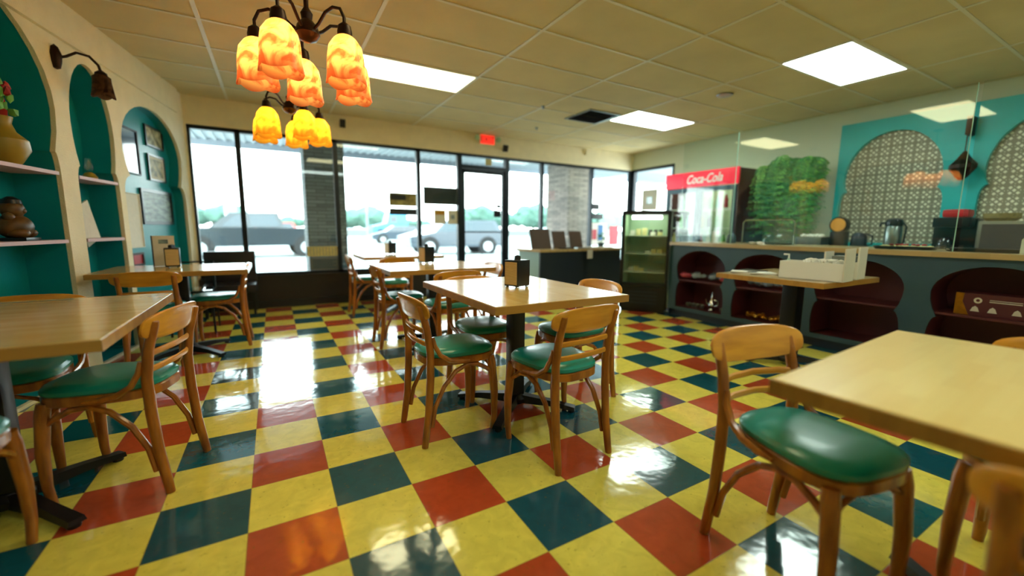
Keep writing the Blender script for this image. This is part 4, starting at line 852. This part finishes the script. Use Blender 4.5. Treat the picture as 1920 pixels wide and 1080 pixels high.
uw = [[(-.95, 1.1), (-.5, 1.54), (.3, 1.56), (.3, 1.1)], [(.4, 1.1), (.4, 1.56), (1.75, 1.57), (1.95, 1.14)]]
vehicle('parked_suv', 'dark blue-grey SUV outside, seen through the glass door', 'car', 8.0, 17.9, -.1, 4.7, 1.9, ub, uc, uw, (-1.45, 1.45), .38, 'cardark')
vehicle('parked_car', 'grey sedan parked outside behind the window notices', 'car', 9.6, 25.5, .1, 4.5, 1.8, sb, sc_, sw, (-1.4, 1.4), .33, 'cargrey')
vehicle('parked_car', 'dark sedan parked outside right of the blue lorry cab', 'car', 9.2, 33.0, -.1, 4.5, 1.8, sb, sc_, sw, (-1.4, 1.4), .33, 'cardark')
vehicle('parked_car', 'red car farther back above the pickup bed, beside left column', 'car', -.2, 40, 0, 4.5, 1.8, ub, uc, uw, (-1.4, 1.4), .34, 'carred')
vehicle('parked_car', 'pale grey car far outside in the right-hand windows', 'car', 26.5, 36, .1, 4.5, 1.8, sb, sc_, sw, (-1.4, 1.4), .33, 'cargrey')
t = vehicle('lorry_cab', 'bright blue long-nosed lorry cab far across the lot', 'truck', 12.6, 48.6, 0, 6, 2.4, [(-2.6, .5), (-2.6, 1.4), (-1.2, 1.75), (1.4, 1.8), (1.4, .6)], [(-1.0, 1.75), (-.7, 2.9), (1.4, 3.1), (1.4, 1.78)], [[(-.7, 1.85), (-.5, 2.6), (.2, 2.65), (.2, 1.85)]], (-1.7, 3.2), .52, 'truckblue')
MB().box((1.4, -.5, .55), (6.2, .5, .85)).build('chassis', M['cargrey'], t, False); MB().box((2.2, -1.2, .86), (6.4, 1.2, 1.05)).build('flatbed', M['cargrey'], t, False)
t = empty('low_barrier', 'long pale low wall across the far side of the lot', 'wall', (30, 62, G)); MB().box((-60, -.3, 0), (90, .3, 1.0)).build('wall', M['concrete'], t, False); MB().box((-60, -.35, 1.0), (90, .35, 1.15)).build('cap', M['soffit'], t, False)
for k, (y, rx, h, wd, lab) in enumerate(((75, .19, 4.9, 5, 'rounded pale green tree mound beyond the wall, in third window'), (68, -.10, 4.4, 5.5, 'pale green trees outside in the leftmost window'), (95, -.20, 5.5, 9, 'trees at far left beyond the pickup cab'), (85, .48, 6.2, 7, 'green trees beyond the lot seen in the door glass'), (75, .64, 6.4, 5, 'green trees beyond the lot right of the door'), (95, .30, 3.2, 8, 'low hazy trees left of the door'), (105, .02, 3.4, 9, 'low hazy trees behind the pickup bed'), (90, .9, 6.6, 9, 'green trees beyond the corner windows'), (90, 1.15, 6.0, 9, 'trees at far right beyond the side window'), (110, .76, 5, 8, 'trees hidden partly by the right stone column'))):
    t = empty('tree', lab, 'tree', (.15+rx*(y+1.67), y, G)); b = MB()
    for i in range(16): a = random.uniform(-1, 1); b.ball((a*wd, random.uniform(-2, 2), h*(.45+.3*(1-abs(a))*random.random()+.05)), h*.36*(1.1-abs(a)*.5), 2, (1.2, 1, .9), .35)
    b.build('crown', M['tree'], t, False); MB().tube([(0, 0, 0), (0, 0, h*.5)], [.3, .2], 8).build('trunk', M['trunk'], t)
for x, y, h, lab in ((8.0, 40, 9, 'thin light pole outside above the dark hanging sign'), (-3.2, 46, 3.6, 'pale sign pylon outside above the pickup bed')):
    t = empty('light_pole', lab, 'pole', (x, y, G)); MB().tube([(0, 0, 0), (0, 0, h)], [.09, .05] if h > 5 else [.5, .5], 8).build('pole', M['cargrey'], t)
    MB().box((-.5, -.12, h), (.5, .12, h+.1)).build('lamp_head', M['cargrey'], t, False)
